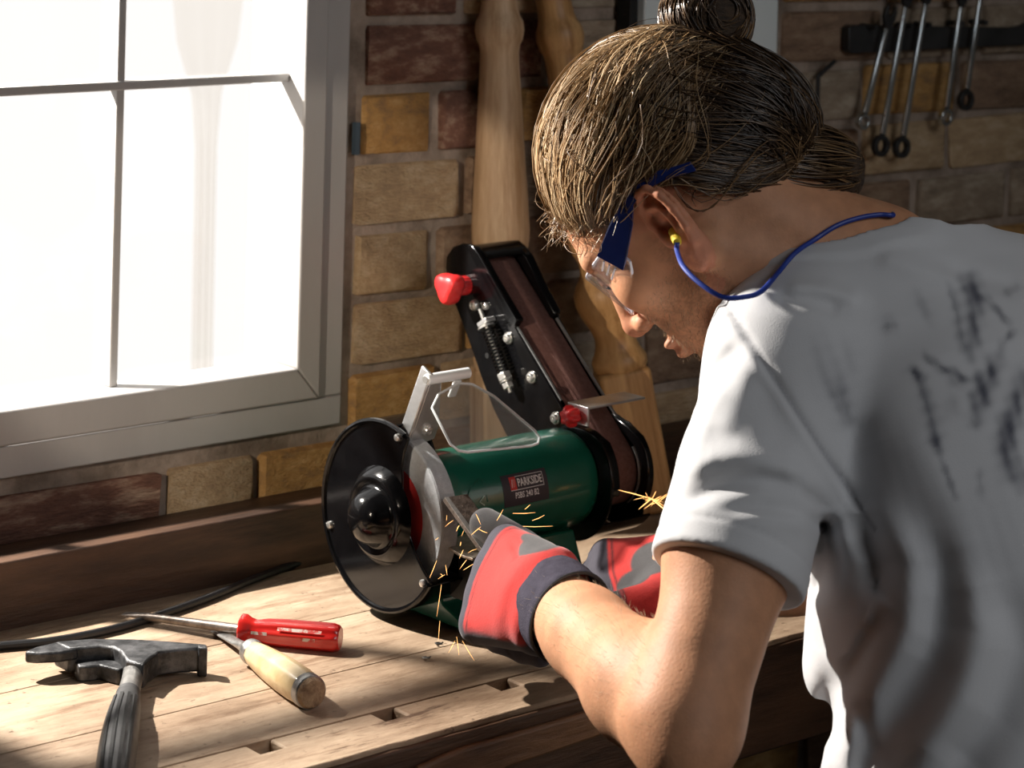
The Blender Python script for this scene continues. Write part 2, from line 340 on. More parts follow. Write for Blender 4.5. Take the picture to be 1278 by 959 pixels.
# ================================================================ THINGS ON THE WALL
M_newel_a = mat('pale_beech', (.46, .30, .17), (.66, .47, .30), rough=.5, scale=16, stretch=(4, 4, .5), bump=.08, spec=.35)
M_newel_b = mat('golden_oak', (.40, .21, .075), (.62, .37, .16), rough=.45, scale=18, stretch=(4, 4, .4), bump=.1, spec=.4)
grime(M_newel_a, [(42, (1, 1, .05), .38, .50, (.74, .66, .58)), (14, (1, 1, .12), .36, .56, (.82, .76, .70))])
grime(M_newel_b, [(38, (1, 1, .06), .38, .52, (.62, .54, .46))])
def newel(base, top, rz, m, label, sc=.92, cut=0):
    base = Vector(base); d = (Vector(top)-base).normalized()
    root = empty('stair_newel', base, label=label, cat='newel post', group='turned newel posts leaning on the wall')
    q = d.to_track_quat('Z', 'Y'); root.rotation_mode = 'QUATERNION'; root.rotation_quaternion = q
    R = Matrix.Rotation(rz, 4, 'Z'); w = .0315*sc
    MB().box((-w, -w, cut), (w, w, .158), R).build('base_block', m, root, bevel=.004)
    prof = [(.164, .030), (.170, .0335), (.178, .034), (.184, .031), (.188, .0285), (.196, .0255), (.206, .025), (.216, .028), (.232, .036), (.246, .0405), (.258, .0405), (.268, .0365), (.276, .031), (.282, .0285), (.288, .0275), (.294, .0275),
            (.300, .0295), (.306, .0330), (.314, .0347), (.326, .0352), (.35, .0338), (.40, .0305), (.46, .0268), (.505, .0240), (.522, .0235), (.530, .0248), (.536, .0280), (.546, .0300), (.556, .0285), (.562, .0250), (.570, .0225), (.58, .0215), (.61, .0225), (.63, .022)]
    MB().lathe([(t*.95 if t < .3 else t-.015, r_*sc) for t, r_ in prof], (0, 0, 0), (0, 0, 1), 40).build('turned_shaft', m, root, angle=30)
    MB().box((-.022, -.022, .610), (.022, .022, .650)).build('top_block', m, root, bevel=.004)
    return root
newel((1.823, 1.948, 0), (1.752, 2.041, .545), .35, M_newel_b, 'darker golden newel post whose square block stands right of the belt grinder')
newel((1.694, 2.0435, -.002), (1.678, 2.050, .54), .0, M_newel_a, 'pale newel post standing directly behind the belt grinder', cut=.054)

M_grey = mat('grey_sheet_metal', (.66, .72, .72), (.74, .79, .79), rough=.45, scale=3, metal=.0)
t = empty('metal_cabinet', (2.0036, 2.08, 0.4452), label='light grey metal panel on the wall behind the hair bun', cat='panel')
MB().box((-.108, -.03, .02), (.114, 0, .9)).build('door', M_grey, t, bevel=.003)
MB().box((-.122, -.02, .0), (-.1095, .003, .9)).build('side_strip', mat('black_rubber', (.006, .006, .006), rough=.6), t, bevel=.001)
# spanner rail and spanners
M_black = mat('black_steel', (.012, .012, .013), (.03, .03, .03), rough=.45, scale=20)
M_chrome = mat('chromed_steel', (.50, .55, .58), (.62, .66, .68), rough=.22, metal=1, scale=30)
t = empty('tool_rail', (2.4410, 2.075, 0.5012), label='black spanner rail with forked end screwed to the brick wall', cat='tool rail')
MB().prism([(-.177, -.016), (-.177, .012), (-.170, .015), (.15, .003), (.175, .005), (.186, .009), (.192, .003), (.178, -.004), (.192, -.010), (.197, -.018), (.185, -.021), (.165, -.021), (-.17, -.021)], -.007, .006, fn=lambda y, a, c: (a, y, c)).build('rail', M_black, t, bevel=.0012)
for px in (1085, 1130, 1152, 1193, 1222):
    MB().cyl((at_y(px, 42, 2.065).x-2.4410, -.022, .013), (at_y(px, 42, 2.065).x-2.4410, .004, .013), .0035, n=12).build('hook', M_black, t)
def spanner(pt, pb, label, ring=.0105):
    ring *= 1.22
    a = at_y(*pt, 2.053); b_ = at_y(*pb, 2.057); d = b_-a; Ln = d.length; dx = d.normalized()
    root = empty('combination_spanner', a, label=label, cat='spanner', group='spanners hung on the wall rail')
    z = -dx; y = Vector((0, 1, 0)); y = (y-z*y.dot(z)).normalized(); x = y.cross(z)
    root.rotation_mode = 'QUATERNION'; root.rotation_quaternion = Matrix((x, y, z)).transposed().to_quaternion()
    MB().prism([(-.0035, 0), (.0035, 0), (.0045, -Ln+ring), (-.0045, -Ln+ring)], -.0025, .0025, fn=lambda y_, a_, c: (a_, y_, c)).build('shank', M_chrome, root, bevel=.0015)
    rb = MB(); n = 24; k = ring
    for rr in (0,):
        vs = []; fs = []
        for i in range(n):
            q = 2*PI*i/n
            for (rad, yy) in ((k, -.004), (k, .004), (k*.58, .004), (k*.58, -.004)): vs.append((rad*math.cos(q), yy, -Ln+rad*math.sin(q)))
        for i in range(n):
            j = (i+1) % n
            for c in range(4): fs.append((i*4+c, j*4+c, j*4+(c+1) % 4, i*4+(c+1) % 4))
        rb.add(vs, fs)
    rb.build('ring_end', M_black if ring > .0120 else M_chrome, root, bevel=.0008)
    jaw = [(-.0035, .0), (-.010, .012), (-.0105, .022), (-.0065, .030), (-.005, .020), (0, .0145), (.005, .020), (.0065, .030), (.0105, .022), (.010, .012), (.0035, 0)]
    MB().prism([(a_*ring/.010, c*ring/.010) for a_, c in jaw], -.003, .003, fn=lambda y_, a_, c: (a_, y_, c)).build('jaw', M_black, root, bevel=.0008)
for pt, pb, lb, rg in (((1106, 35), (1077, 152), 'first spanner from the left on the wall rail, short with a small ring', .0085), ((1130, 8), (1099, 182), 'second spanner from the left on the wall rail, long with a wide dark ring', .0115), ((1155, 5), (1125, 184), 'third spanner from the left on the wall rail, hanging lowest', .0115),
                       ((1199, 8), (1180, 146), 'fourth spanner from the left on the wall rail, beside the short right one', .0095), ((1224, -8), (1205, 125), 'rightmost spanner on the wall rail, hanging highest with a round ring', .0115)):
    spanner(pt, pb, lb, rg)
a = [at_y(*p, 2.07) for p in ((1042, 76), (1024, 93), (1021, 100), (1020, 140))]
tag(MB().tube([Vector(p) for p in spline(a, 4)], .0028, 6).build('hex_key', M_black), 'black bent hex key hanging on the bricks left of the spanners', 'hex key')

# ================================================================ BENCH GRINDER WITH BELT SANDER
G0 = Vector((1.356, 1.811, 0)); GR = math.radians(2)
gr = empty('bench_grinder', G0, GR, label='green and black bench grinder with upright belt sanding arm on the workbench', cat='grinder')
GM = Matrix.Translation(G0) @ Matrix.Rotation(GR, 4, 'Z'); GI = GM.inverted()
def g_pl(px, py, p0, n):                                         # calibration ray met with a plane given in grinder coordinates
    o = GI @ Vector((0, 0, CAM_H)); d = GI.to_3x3() @ ray(px, py); n = Vector(n)
    return o + d*((Vector(p0)-o).dot(n)/d.dot(n))
def g_x(px, py, x): return g_pl(px, py, (x, 0, 0), (1, 0, 0))
M_gl = mat('black_enamel', (.0022, .0022, .0026), (.004, .004, .0045), rough=.13, scale=60, bump=.02, bscale=160, spec=.45)
M_green = mat('green_enamel', (.006, .105, .068), (.010, .120, .080), rough=.26, scale=30, coat=.3, bump=.03, bscale=200)
M_alu = mat('aluminium', (.58, .58, .58), (.74, .74, .74), rough=.34, metal=.85, scale=40, bump=.1, bscale=150)
M_bolt = mat('zinc_bolt', (.62, .61, .58), (.78, .77, .74), rough=.3, metal=.9, scale=200)
M_wheel = mat('grinding_stone', (.43, .45, .47), (.56, .58, .60), rough=.95, scale=120, bump=.5, bscale=900, spec=.15)
M_belt = mat('sanding_belt', (.165, .078, .066), (.225, .115, .096), rough=.9, scale=260, bump=.6, bscale=1500, spec=.2)
M_red = mat('red_plastic', (.62, .018, .022), (.72, .03, .03), rough=.38, scale=30)
M_clear = glass_mat('clear_plastic', (.93, .94, .94), gloss=.32, haze=.10, hazec=(.75, .75, .72))
M_clear_edge = mat('clear_edge', (.72, .75, .76), rough=.2, spec=.7)
yz = lambda x, a, b_: (x, a, b_)
AX = .1
def arc(cy_, cz_, r, a0, a1, n): return [(cy_+r*math.cos(a0+(a1-a0)*i/n), cz_+r*math.sin(a0+(a1-a0)*i/n)) for i in range(n+1)]
RG = .0885
def cover_outline(cut, r):
    a0 = math.atan2(cut[0][1]-AX, cut[0][0]); a1 = math.atan2(cut[-1][1]-AX, cut[-1][0])
    if a1 < a0: a1 += 2*PI
    # rim the long way round: from the top of the cut, clockwise over the back and bottom
    return arc(0, AX, r, a0, a1-2*PI, 56) + cut[::-1][1:-1]
def rim_pt(deg, r): return (r*math.cos(math.radians(deg)), AX+r*math.sin(math.radians(deg)))
cut = [rim_pt(116, RG), (-.033, .166), (-.030, .150), (-.0325, .122), (-.040, .095), (-.052, .076), (-.064, .064), rim_pt(211, RG)]
MB().prism(cover_outline(cut, RG), -.003, 0, yz).build('side_cover', M_gl, gr, bevel=.0022, segs=3)
MB().lathe([(0, .046), (.0025, .044), (.0075, .0395), (.0095, .0365), (.0095, .034), (.0075, .031), (.0075, .029), (.011, .0265), (.019, .0235), (.025, .019), (.029, .012), (.0305, .005), (.031, 0)], (-.003, 0, AX), (-1, 0, AX), 48).build('hub_boss', M_gl, gr, angle=60)
# rolled rim
pts = [(-.003, a, b_) for a, b_ in arc(0, AX, RG-.001, math.radians(112), math.radians(213)-2*PI, 60)]
MB().tube(pts, .0028, 8).build('rolled_rim', M_gl, gr)
band = arc(0, AX, RG, math.radians(100), math.radians(214)-2*PI, 56)+arc(0, AX, RG-.002, math.radians(214)-2*PI, math.radians(100), 56)
MB().prism(band, 0, .045, yz).build('guard_band', M_gl, gr, bevel=.0006)
cut2 = [rim_pt(96, RG), (-.014, .168), (-.030, .140), (-.040, .11), (-.045, .085), (-.058, .066), rim_pt(214, RG)]
MB().prism(cover_outline(cut2, RG), .043, .0455, yz).build('inner_plate', M_gl, gr)
wh = MB(); wh.lathe([(0, .012), (0, .0735), (.0015, .075), (.0185, .075), (.020, .0735), (.020, .012)], (.010, 0, AX), (1, 0, AX), 72); wo = wh.build('grinding_wheel', M_wheel, gr, angle=30)
MB().lathe([(0, .012), (0, .0468), (.0004, .047)], (.0098, 0, AX), (-1, 0, AX), 48).build('paper_label', mat('red_paper', (.50, .02, .02), (.58, .04, .035), rough=.7), wo)
def bolt(p, r, name='bolt', d=(-1, 0, 0), h=.003, parent=gr, recess=True):
    p = Vector(p); d = Vector(d)
    o = MB().lathe([(0, r), (h*.5, r), (h*.85, r*.85), (h, r*.55), (h*.96, r*.42 if recess else 0), (h*.5, r*.35 if recess else 0)], p, p+d, 20).build(name, M_bolt, parent); o['label'] = 'silver screw'; return o
for px, py in ((497, 545), (408, 656), (530, 731)):
    q = g_x(px, py, -.003); v = Vector((0, q.y, q.z-AX)); v = v.normalized()*min(v.length, .081); bolt((-.003, v.y, AX+v.z), .0036, recess=False)
# eye shield: aluminium bracket, hinge, clear plate
B0 = Vector((.013, -.016, .163)); T0 = Vector((.013, -.049, .2355)); sl = (T0-B0).normalized(); nb = Vector((0, -sl.z, sl.y))  # nb faces the operator
def br(pts, t0, t1, mb=None):                                    # plate in the (x, along-slope) plane
    mb = mb or MB(); n = len(pts)
    vs = [B0+Vector((a, 0, 0))+sl*b_+nb*t0 for a, b_ in pts]+[B0+Vector((a, 0, 0))+sl*b_+nb*t1 for a, b_ in pts]
    return mb.add(vs, [tuple(range(n)), tuple(range(n, 2*n))[::-1]]+[(i, n+i, n+(i+1) % n, (i+1) % n) for i in range(n)])
br([(0, 0), (.030, .008), (.030, .022), (.014, .074), (.010, .081), (.0, .081)], 0, .002).build('shield_bracket', M_alu, gr, bevel=.0006)
L_ = (T0-B0).length
br([(-.0035, -.004), (0, -.004), (0, L_+.006), (-.0035, L_+.006)], -.013, .002).build('bracket_flange', M_alu, gr, bevel=.0012)
bolt(B0+Vector((.017, 0, 0))+sl*.020+nb*.002, .0055, d=nb, h=.004)
hb = T0+nb*.001
o = MB().cyl(hb+Vector((-.006, 0, 0)), hb+Vector((.046, 0, 0)), .0052, n=20).build('hinge', M_clear_edge, gr, bevel=.001)
MB().cyl(hb+Vector((-.0075, 0, 0)), hb+Vector((-.006, 0, 0)), .0034, n=16).build('hinge_pin', M_bolt, o)
br([(.026, L_-.022), (.035, L_-.022), (.036, L_-.004), (.027, L_-.004)], .003, .006).build('hinge_tab', M_clear_edge, o, bevel=.001)
ps0 = T0+Vector((0, -.004, -.004)); sn = Vector((0, -.80, .60)); 
out = [g_pl(px, py, ps0, sn) for px, py in ((540, 509), (548, 492), (572, 478), (590, 479), (617, 494), (668, 537), (674, 546), (672, 553), (664, 556), (584, 564), (573, 562), (563, 554))]
n = len(out); v2 = [p-sn*.0022 for p in out]
sh = MB().add(out+v2, [tuple(range(n)), tuple(range(n, 2*n))[::-1]]+[(i, n+i, n+(i+1) % n, (i+1) % n) for i in range(n)]).build('eye_shield', M_clear, gr, smooth=False)
loop = out+[out[0], out[1]]
MB().tube([p-sn*.0011 for p in loop], .0013, 6).build('shield_edge', M_clear_edge, sh)
# motor
MB().lathe([(0, .040), (.004, .0455), (.012, .0485), (.016, .049), (.178, .049), (.184, .0485), (.190, .046)], (.0455, 0, AX), (1, 0, AX), 72).build('motor_body', M_green, gr, angle=25)
RM = .049
def on_motor(x, ang, r=RM): return (x, -r*math.cos(ang), AX+r*math.sin(ang))
def curved_plate(x0, x1, a0, a1, r, t, name, m, parent, n=8):
    mb = MB(); vs = []; fs = []
    for i in range(n+1):
        a = a0+(a1-a0)*i/n
        vs += [on_motor(x0, a, r), on_motor(x1, a, r), on_motor(x0, a, r+t), on_motor(x1, a, r+t)]
    for i in range(n):
        a, b_ = i*4, i*4+4
        fs += [(a+2, a+3, b_+3, b_+2), (a, b_, b_+1, a+1), (a, a+2, b_+2, b_), (a+1, b_+1, b_+3, a+3)]
    fs += [(0, 1, 3, 2), (n*4, n*4+2, n*4+3, n*4+1)]
    return mb.add(vs, fs).build(name, m, parent)
LX0, LX1, LA0, LA1 = .109, .1665, math.radians(-1), math.radians(34)
plate = curved_plate(LX0, LX1, LA0, LA1, RM, .0004, 'name_plate', mat('plum_black_label', (.030, .024, .036), rough=.5), gr)
M_ink = mat('white_ink', (.82, .82, .82), rough=.6)
def wrap_text(txt, x0, x1, ac, h, name, m, parent, bold=0.0, r=RM+.0006, shear=0, squeeze=None):
    c = bpy.data.curves.new('t', 'FONT'); c.body = txt; c.size = 1; c.offset = bold; c.shear = shear; c.resolution_u = 2
    o = bpy.data.objects.new('t', c); COL.objects.link(o); dg = bpy.context.evaluated_depsgraph_get(); dg.update()
    me = bpy.data.meshes.new_from_object(o.evaluated_get(dg)); bpy.data.objects.remove(o)
    co = np.array([v.co[:] for v in me.vertices]); lo, hi = co.min(0), co.max(0)
    co = (co-lo)/np.maximum(hi-lo, 1e-6)
    for v, q in zip(me.vertices, co):
        v.co = on_motor(x0+(x1-x0)*q[0], ac+(q[1]-.5)*h/RM, r)
    me.materials.clear(); me.materials.append(m); t = bpy.data.objects.new(name, me); COL.objects.link(t); t.parent = parent; return t
ac = math.radians(23.5)
wrap_text('PARKSIDE', .1285, .1595, ac, .0078, 'lettering', M_ink, plate, bold=.022)
wrap_text('PSBS 240 B2', .1235, .1535, math.radians(10), .0058, 'lettering', M_ink, plate, bold=.012)
def strip(x0, x1, a0, a1, name, m, r=RM+.0005): return curved_plate(x0, x1, a0, a1, r, .0002, name, m, plate, 4)
q_ = .0062/RM; t_ = .0005
strip(.1185, .1265, ac-q_, ac+q_, 'red_emblem', mat('emblem_red', (.60, .035, .03), rough=.5))
for k in range(3): wrap_text('/', .1200+k*.0016, .1222+k*.0016, ac, .0075, 'emblem_stroke', mat('emblem_pink%d' % k, (.78, .35, .30), rough=.5) if k else M_ink, plate, bold=0, r=RM+.0009)
strip(.1265, .1612, ac+q_-t_/RM, ac+q_, 'frame_line', M_ink); strip(.1185, .1612, ac-q_-.0006/RM, ac-q_, 'frame_line', M_ink); strip(.1607, .1612, ac-q_, ac+q_, 'frame_line', M_ink)
# moulded direction arrow in a shallow rounded pocket left of the name plate
pk = [on_motor(.062, math.radians(8), RM+.0004), on_motor(.066, math.radians(22), RM+.0006), on_motor(.074, math.radians(31), RM+.0006), on_motor(.0865, math.radians(35), RM+.0006), on_motor(.088, math.radians(10), RM+.0004)]
MB().tube([Vector(p) for p in spline(pk, 6)], .0007, 6).build('pocket_ridge', M_green, gr)
MB().tube([on_motor(.0845, math.radians(17), RM+.0006), on_motor(.0775, math.radians(11.5), RM+.0006), on_motor(.0835, math.radians(7), RM+.0006)], .00065, 6).build('arrow_mark', mat('pale_green_paint', (.45, .6, .52), rough=.5), gr)
# foot
prof = [(-.078, 0.004), (-.078, .012), (-.050, .022), (-.034, .058), (.034, .058), (.050, .022), (.078, .012), (.078, .004)]
MB().prism(prof, .034, .215, yz).build('foot', M_green, gr, bevel=.002)
for x in (.05, .2):
    for y in (-.065, .065): MB().cyl((x, y, 0), (x, y, .0055), .009, n=16).build('rubber_foot', M_black, gr)
# sanding arm. u runs up the arm from the lower roller, n points out of the belt's working face
def un(x, u, n_): return (x, .74*u-.673*n_, AX+.673*u+.74*n_)
XL, XR = .2365, .3045
BC, BR, AC, AR = (.240, .011), .025, (0, -.001), .037           # upper and lower rollers
def unarc(c, r, d0, d1, n): return [(c[0]+r*math.cos(math.radians(d0+(d1-d0)*i/n)), c[1]+r*math.sin(math.radians(d0+(d1-d0)*i/n))) for i in range(n+1)]
backe = [(.267, -.001), (.250, -.010), (.231, -.0155), (.194, -.024), (.144, -.038), (.115, -.0445)]
side = [(.03, .041), (.154, .0435), (.157, .051), (.215, .0515), (.243, .0525), (.257, .051), (.268, .040), (.2755, .025), (.275, .009)]+backe+unarc((0, 0), .0645, -52, -265, 26)+[(.012, .057), (.021, .050)]
MB().prism(side, XL, XL+.003, un).build('side_plate', M_gl, gr, bevel=.0012)
side2 = [(.038, .0345), (.160, .0385), (.164, .045), (.195, .0475), (.231, .053), (.25, .050), (.262, .040), (.271, .024), (.272, .009)]+backe+unarc((0, 0), .060, -56, -172, 16)+unarc((0, 0), .0515, -185, -268, 12)+[(.020, .0465)]
MB().prism(side2, XR, XR+.0025, un).build('far_plate', M_gl, gr, bevel=.0008)
def wrap(path, t, x0, x1, name, m, parent=gr, **kw):             # a sheet that follows a path in (u,n)
    P = [np.array(p) for p in path]; o_ = []
    for i, p in enumerate(P):
        d = P[min(i+1, len(P)-1)]-P[max(i-1, 0)]; d = d/np.linalg.norm(d); o_.append(p+t*np.array((-d[1], d[0])))
    return MB().prism([tuple(p) for p in P]+[tuple(p) for p in o_[::-1]], x0, x1, un).build(name, m, parent, **kw)
wrap([(.238, .0508), (.250, .0500), (.258, .0475), (.266, .038), (.2725, .024), (.2725, .010), (.265, .000)], -.002, XL+.001, XR+.001, 'top_cover', M_gl)
wrap([(.265, .000)]+backe[1:], -.0018, XL+.001, XR+.001, 'back_sheet', M_gl)
wrap(unarc((0, 0), .0635, -52, -184, 22), -.002, XL+.001, XR+.0015, 'bottom_sheet', M_gl)
MB().prism([(.156, .034), (.156, .0508), (.215, .0513), (.243, .0522), (.256, .0505), (.262, .040)], XL, XL+.0105, un).build('cover_lip', M_gl, gr, bevel=.002)
MB().prism([(.162, .034), (.162, .0445), (.195, .0470), (.231, .0525), (.25, .0495), (.260, .040)], XR-.0075, XR+.0028, un).build('cover_lip', M_gl, gr, bevel=.002)
low = [(.03, .037), (.031, .041), (.021, .050), (.011, .0565)]+unarc((0, 0), .064, 97, 146, 10)+unarc((0, 0), .041, 150, 95, 8)
MB().prism(low, XL+.001, XL+.0125, un).build('lower_lip', M_gl, gr, bevel=.003)
lowR = [(.04, .033), (.04, .036), (.015, .0475)]+unarc((0, 0), .0525, 92, 190, 14)+unarc((0, 0), .040, 190, 95, 10)
MB().prism(lowR, XR-.0055, XR+.003, un).build('lower_guard', M_gl, gr, bevel=.0015)
MB().prism([(.03, .0372), (.16, .0372), (.16, .0392), (.03, .0392)], XR-.0035, XR-.001, un).build('guard_edge', M_alu, gr)
MB().prism([(.06, .0430), (.153, .0430), (.153, .0440), (.06, .0440)], XL+.002, XL+.0045, un).build('guard_edge', M_alu, gr)
wrap(unarc((0, 0), .0395, 190, 96, 14), .0008, XR-.0075, XR-.005, 'wheel_edge', M_alu)
# belt on its two rollers
path = unarc(AC, AR, 90, 275.7, 26)+unarc(BC, BR, -84.3, 90, 18)
n = len(path); vs = []; fs = []
for u, v in path: vs += [un(.2495, u, v), un(.299, u, v)]
for i in range(n): j = (i+1) % n; fs.append((2*i, 2*j, 2*j+1, 2*i+1))
belt = MB().add(vs, fs).build('sanding_belt', M_belt, gr, angle=40); so = belt.modifiers.new('t', 'SOLIDIFY'); so.thickness = .0011
for c, r in ((AC, AR-.0016), (BC, BR-.0016)):
    MB().cyl(un(.252, *c), un(.2975, *c), r, n=40).build('roller', M_alu, gr)
MB().prism([(.05, .0335), (.19, .0335), (.19, .031), (.05, .031)], .252, .297, un).build('platen', M_black, gr)
# hardware on the side plate
for px, py in ((635, 422), (664, 471), (694, 522)):
    q = g_x(px, py, XL); MB().cyl((XL-.0015, q.y, q.z), (XL+.001, q.y, q.z), .0062, n=20).build('washer', M_bolt, gr); bolt((XL-.0015, q.y, q.z), .0048, h=.0035)
XS = XL-.010
p0 = g_x(603, 397, XS); p1 = g_x(637, 490, XS); dv = p1-p0; Ln = dv.length; dn = dv.normalized(); sid = Vector((1, 0, 0)).cross(dn)
rod = MB().cyl(p0-dn*.010, p1, .0022, n=12).build('tension_rod', M_bolt, gr)
hel = []; t0, t1, turns = .012, Ln-.022, 13
for i in range(turns*12+1):
    a = 2*PI*i/12; hel.append(p0+dn*(t0+(t1-t0)*i/(turns*12))+(sid*math.cos(a)+Vector((1, 0, 0))*math.sin(a))*.0058)
MB().tube(hel, .00105, 6).build('coil_spring', M_gl, rod)
def hexnut(t, h, r, m=M_bolt):
    return MB().lathe([(0, r), (h, r)], p0+dn*t, p0+dn*(t+1), 6).build('hex_nut', m, rod, bevel=.0006)
hexnut(t1+.001, .0075, .0078); MB().cyl(p0+dn*(t1+.009), p0+dn*(t1+.0105), .0068, n=18).build('washer', M_bolt, rod); hexnut(t1+.0115, .006, .0062)
MB().cyl(p0+dn*(t0-.003), p0+dn*(t0-.001), .0092, n=20).build('washer', M_bolt, rod)
MB().box((-.004, -.0075, -.0025), (.0095, .0085, .0025), Matrix.Translation(p0+dn*(t0-.0075)) @ Matrix((Vector((1, 0, 0)), sid, dn)).transposed().to_4x4()).build('spring_tab', M_alu, gr, bevel=.0008)
q = g_x(594, 381, XL); bolt((XL, q.y, q.z), .0058, h=.006)
q = g_x(607, 382, XL); bolt((XL, q.y, q.z), .0040, h=.004)
q = g_x(608, 444, XL); MB().cyl((XL-.0004, q.y, q.z), (XL+.001, q.y, q.z), .0030, n=16).build('plate_hole_shade', mat('hole_black', (.002, .002, .002), rough=.9), gr)  # black disc paints the shade of a small hole in the plate
# red tracking knob: three-lobed grip on a ribbed neck
kc = g_x(582, 356, XL)
def lobed(x0, r0, lobes, depth, prof, c, name, m, n=60, ph=0):
    mb = MB(); vs = []; fs = []
    for t, k in prof:
        for i in range(n):
            a = 2*PI*i/n; r = r0*k*(1+depth*math.cos(lobes*(a-ph))); vs.append((x0-t, c.y+r*math.cos(a), c.z+r*math.sin(a)))
    for i in range(len(prof)-1):
        for k in range(n): fs.append((i*n+k, (i+1)*n+k, (i+1)*n+(k+1) % n, i*n+(k+1) % n))
    fs.append(tuple((len(prof)-1)*n+k for k in range(n))[::-1]); fs.append(tuple(range(n)))
    return mb.add(vs, fs).build(name, m, gr, angle=50)
lobed(XL, .0098, 18, .05, [(0, 1), (.013, 1), (.014, .9)], kc, 'knob_neck', M_red)
lobed(XL-.013, .0158, 3, .16, [(0, .72), (.002, .92), (.006, 1.0), (.013, 1.0), (.0175, .92), (.0195, .78), (.0205, .4), (.0205, .1)], kc, 'tracking_knob', M_red, ph=.5)
# little work rest across the belt with its red star knob
rp = g_x(710, 503, XL-.004); zr = rp.z; yr = rp.y
rest = MB().box((XL-.006, yr-.030, zr-.0012), (XR+.006, yr, zr+.0012)).build('belt_rest', M_alu, gr, bevel=.0006)
MB().box((XL-.006, yr-.030, zr-.018), (XL-.0036, yr-.004, zr)).build('rest_tab', M_alu, rest, bevel=.0006)
sk = g_x(716, 519, XL-.010)
lobed(XL-.006, .0098, 6, .14, [(0, .62), (.003, .9), (.006, 1), (.011, 1), (.0145, .88), (.0165, .6), (.017, .2)], sk, 'star_knob', M_red, ph=.2)
MB().cyl((XL-.007, sk.y, sk.z), (XL+.002, sk.y, sk.z), .003, n=12).build('knob_stud', M_bolt, gr)
# tool rest in front of the wheel: steel plate on an arm
wr_ = [g_pl(px, py, (0, 0, .083), (0, 0, 1)) for px, py in ((555, 680), (575, 668), (598, 662), (607, 690), (590, 697), (574, 692))]
M_lit_steel = mat('worn_steel_lit', (.42, .34, .27), (.75, .66, .55), rough=.38, metal=.7, scale=160, bump=.3, bscale=300)  # warm bright tone puts the orange light on the rest into its colour
MB().prism([(p.x, p.y) for p in wr_], .0805, .083, lambda z, a, b_: (a, b_, z)).build('tool_rest', M_lit_steel, gr, bevel=.0005)
MB().box((.038, -.092, .05), (.041, -.066, .082)).build('rest_arm', M_black, gr, bevel=.0006)
MB().box((.038, -.080, .03), (.041, -.02, .052)).build('rest_arm', M_black, gr, bevel=.0006)

# ================================================================ LOOSE THINGS ON THE BENCH
pth = [at_z(x, y, .0042) for x, y in ((505, 655), (450, 680), (410, 692), (366, 705), (312, 725), (262, 746), (200, 768), (140, 786), (70, 800), (10, 806), (-60, 812))]
pth[0].z = .02
cord = MB().tube([Vector(p) for p in spline([tuple(p) for p in pth], 8)], .0040, 10).build('power_cord', mat('black_rubber_cord', (.010, .010, .011), rough=.38))
tag(cord, 'black rubber power cord running along the back of the bench top', 'cord')

M_iron = mat('worn_black_iron', (.020, .021, .023), (.16, .16, .165), rough=.42, metal=.35, scale=55, lo=.42, hi=.78, bump=.25, bscale=260)
M_bare = mat('scuffed_steel', (.16, .155, .15), (.50, .49, .47), rough=.36, metal=.75, scale=70, lo=.3, hi=.75, bump=.2)
M_grip = mat('black_grip_rubber', (.030, .030, .031), (.085, .085, .086), rough=.55, scale=40, lo=.4, hi=.8)
hm = empty('claw_hammer', at_z(170, 826, 0), label='black roofing hammer with long spike and ribbed rubber grip on the bench', cat='hammer')
H0 = Vector(hm.location)
def c5(x, y, z): p = at_z(x/2.6625, 700+y/2.6625, z)-H0; return (p.x, p.y)
HT = .0255
head = MB().prism([c5(x, y, HT) for x, y in ((180, 268), (300, 258), (440, 259), (560, 266), (688, 277), (690, 288), (600, 293), (530, 302), (495, 326), (478, 345), (420, 330), (400, 300), (375, 286), (330, 282), (230, 292))], .004, HT, lambda z, a, b_: (a, b_, z)).build('hammer_head', M_iron, hm, bevel=.0022, segs=2)
MB().prism([c5(x, y, HT) for x, y in ((84, 296), (120, 282), (182, 267), (260, 262), (260, 290), (200, 300), (120, 304), (86, 301))], .015, HT-.0008, lambda z, a, b_: (a, b_, z)).build('spike', M_iron, hm, bevel=.002)
MB().prism([c5(x, y, .014) for x, y in ((248, 333), (330, 312), (385, 300), (420, 318), (428, 352), (395, 362), (330, 345), (300, 350), (262, 352))], 0, .014, lambda z, a, b_: (a, b_, z)).build('claw', M_iron, hm, bevel=.0018)
a = c5(688, 277, HT); b_ = c5(690, 288, HT); fx = Vector((a[0]-b_[0], a[1]-b_[1])).normalized()
f0 = Vector(c5(640, 274, HT)); f1 = Vector(c5(689, 279, HT)); f2 = Vector(c5(652, 300, HT)); 
MB().prism([c5(x, y, HT+.0012) for x, y in ((655, 274), (687, 278), (690, 291), (658, 288))], .001, HT+.0012, lambda z, a, b_: (a, b_, z)).build('striking_face', M_iron, hm, bevel=.0015)
hpx = [(172, 822), (169, 832), (165, 848), (160, 868), (156, 885), (150, 915), (145, 950), (141, 985), (138, 1020), (136, 1045)]
hr = [.0105, .0095, .0090, .0092, .0128, .0148, .0152, .0146, .0150, .0165]
hz_ = [.013, .013, .013, .013, .0145, .016, .016, .016, .016, .017]
hp = [at_z(x, y, z)-H0 for (x, y), z in zip(hpx, hz_)]
MB().tube(hp[:5], hr[:4]+[.009], 20).build('shaft', M_bare, hm)
gp = [Vector(p[:3]) for p in spline([(*p, r) for p, r in zip(hp[3:], hr[3:])], 6)]; gq = [p[3] for p in spline([(*p, r) for p, r in zip(hp[3:], hr[3:])], 6)]
gq[0] = .0105; grip = MB().tube(gp, gq, 24).build('grip', M_grip, hm, angle=60)
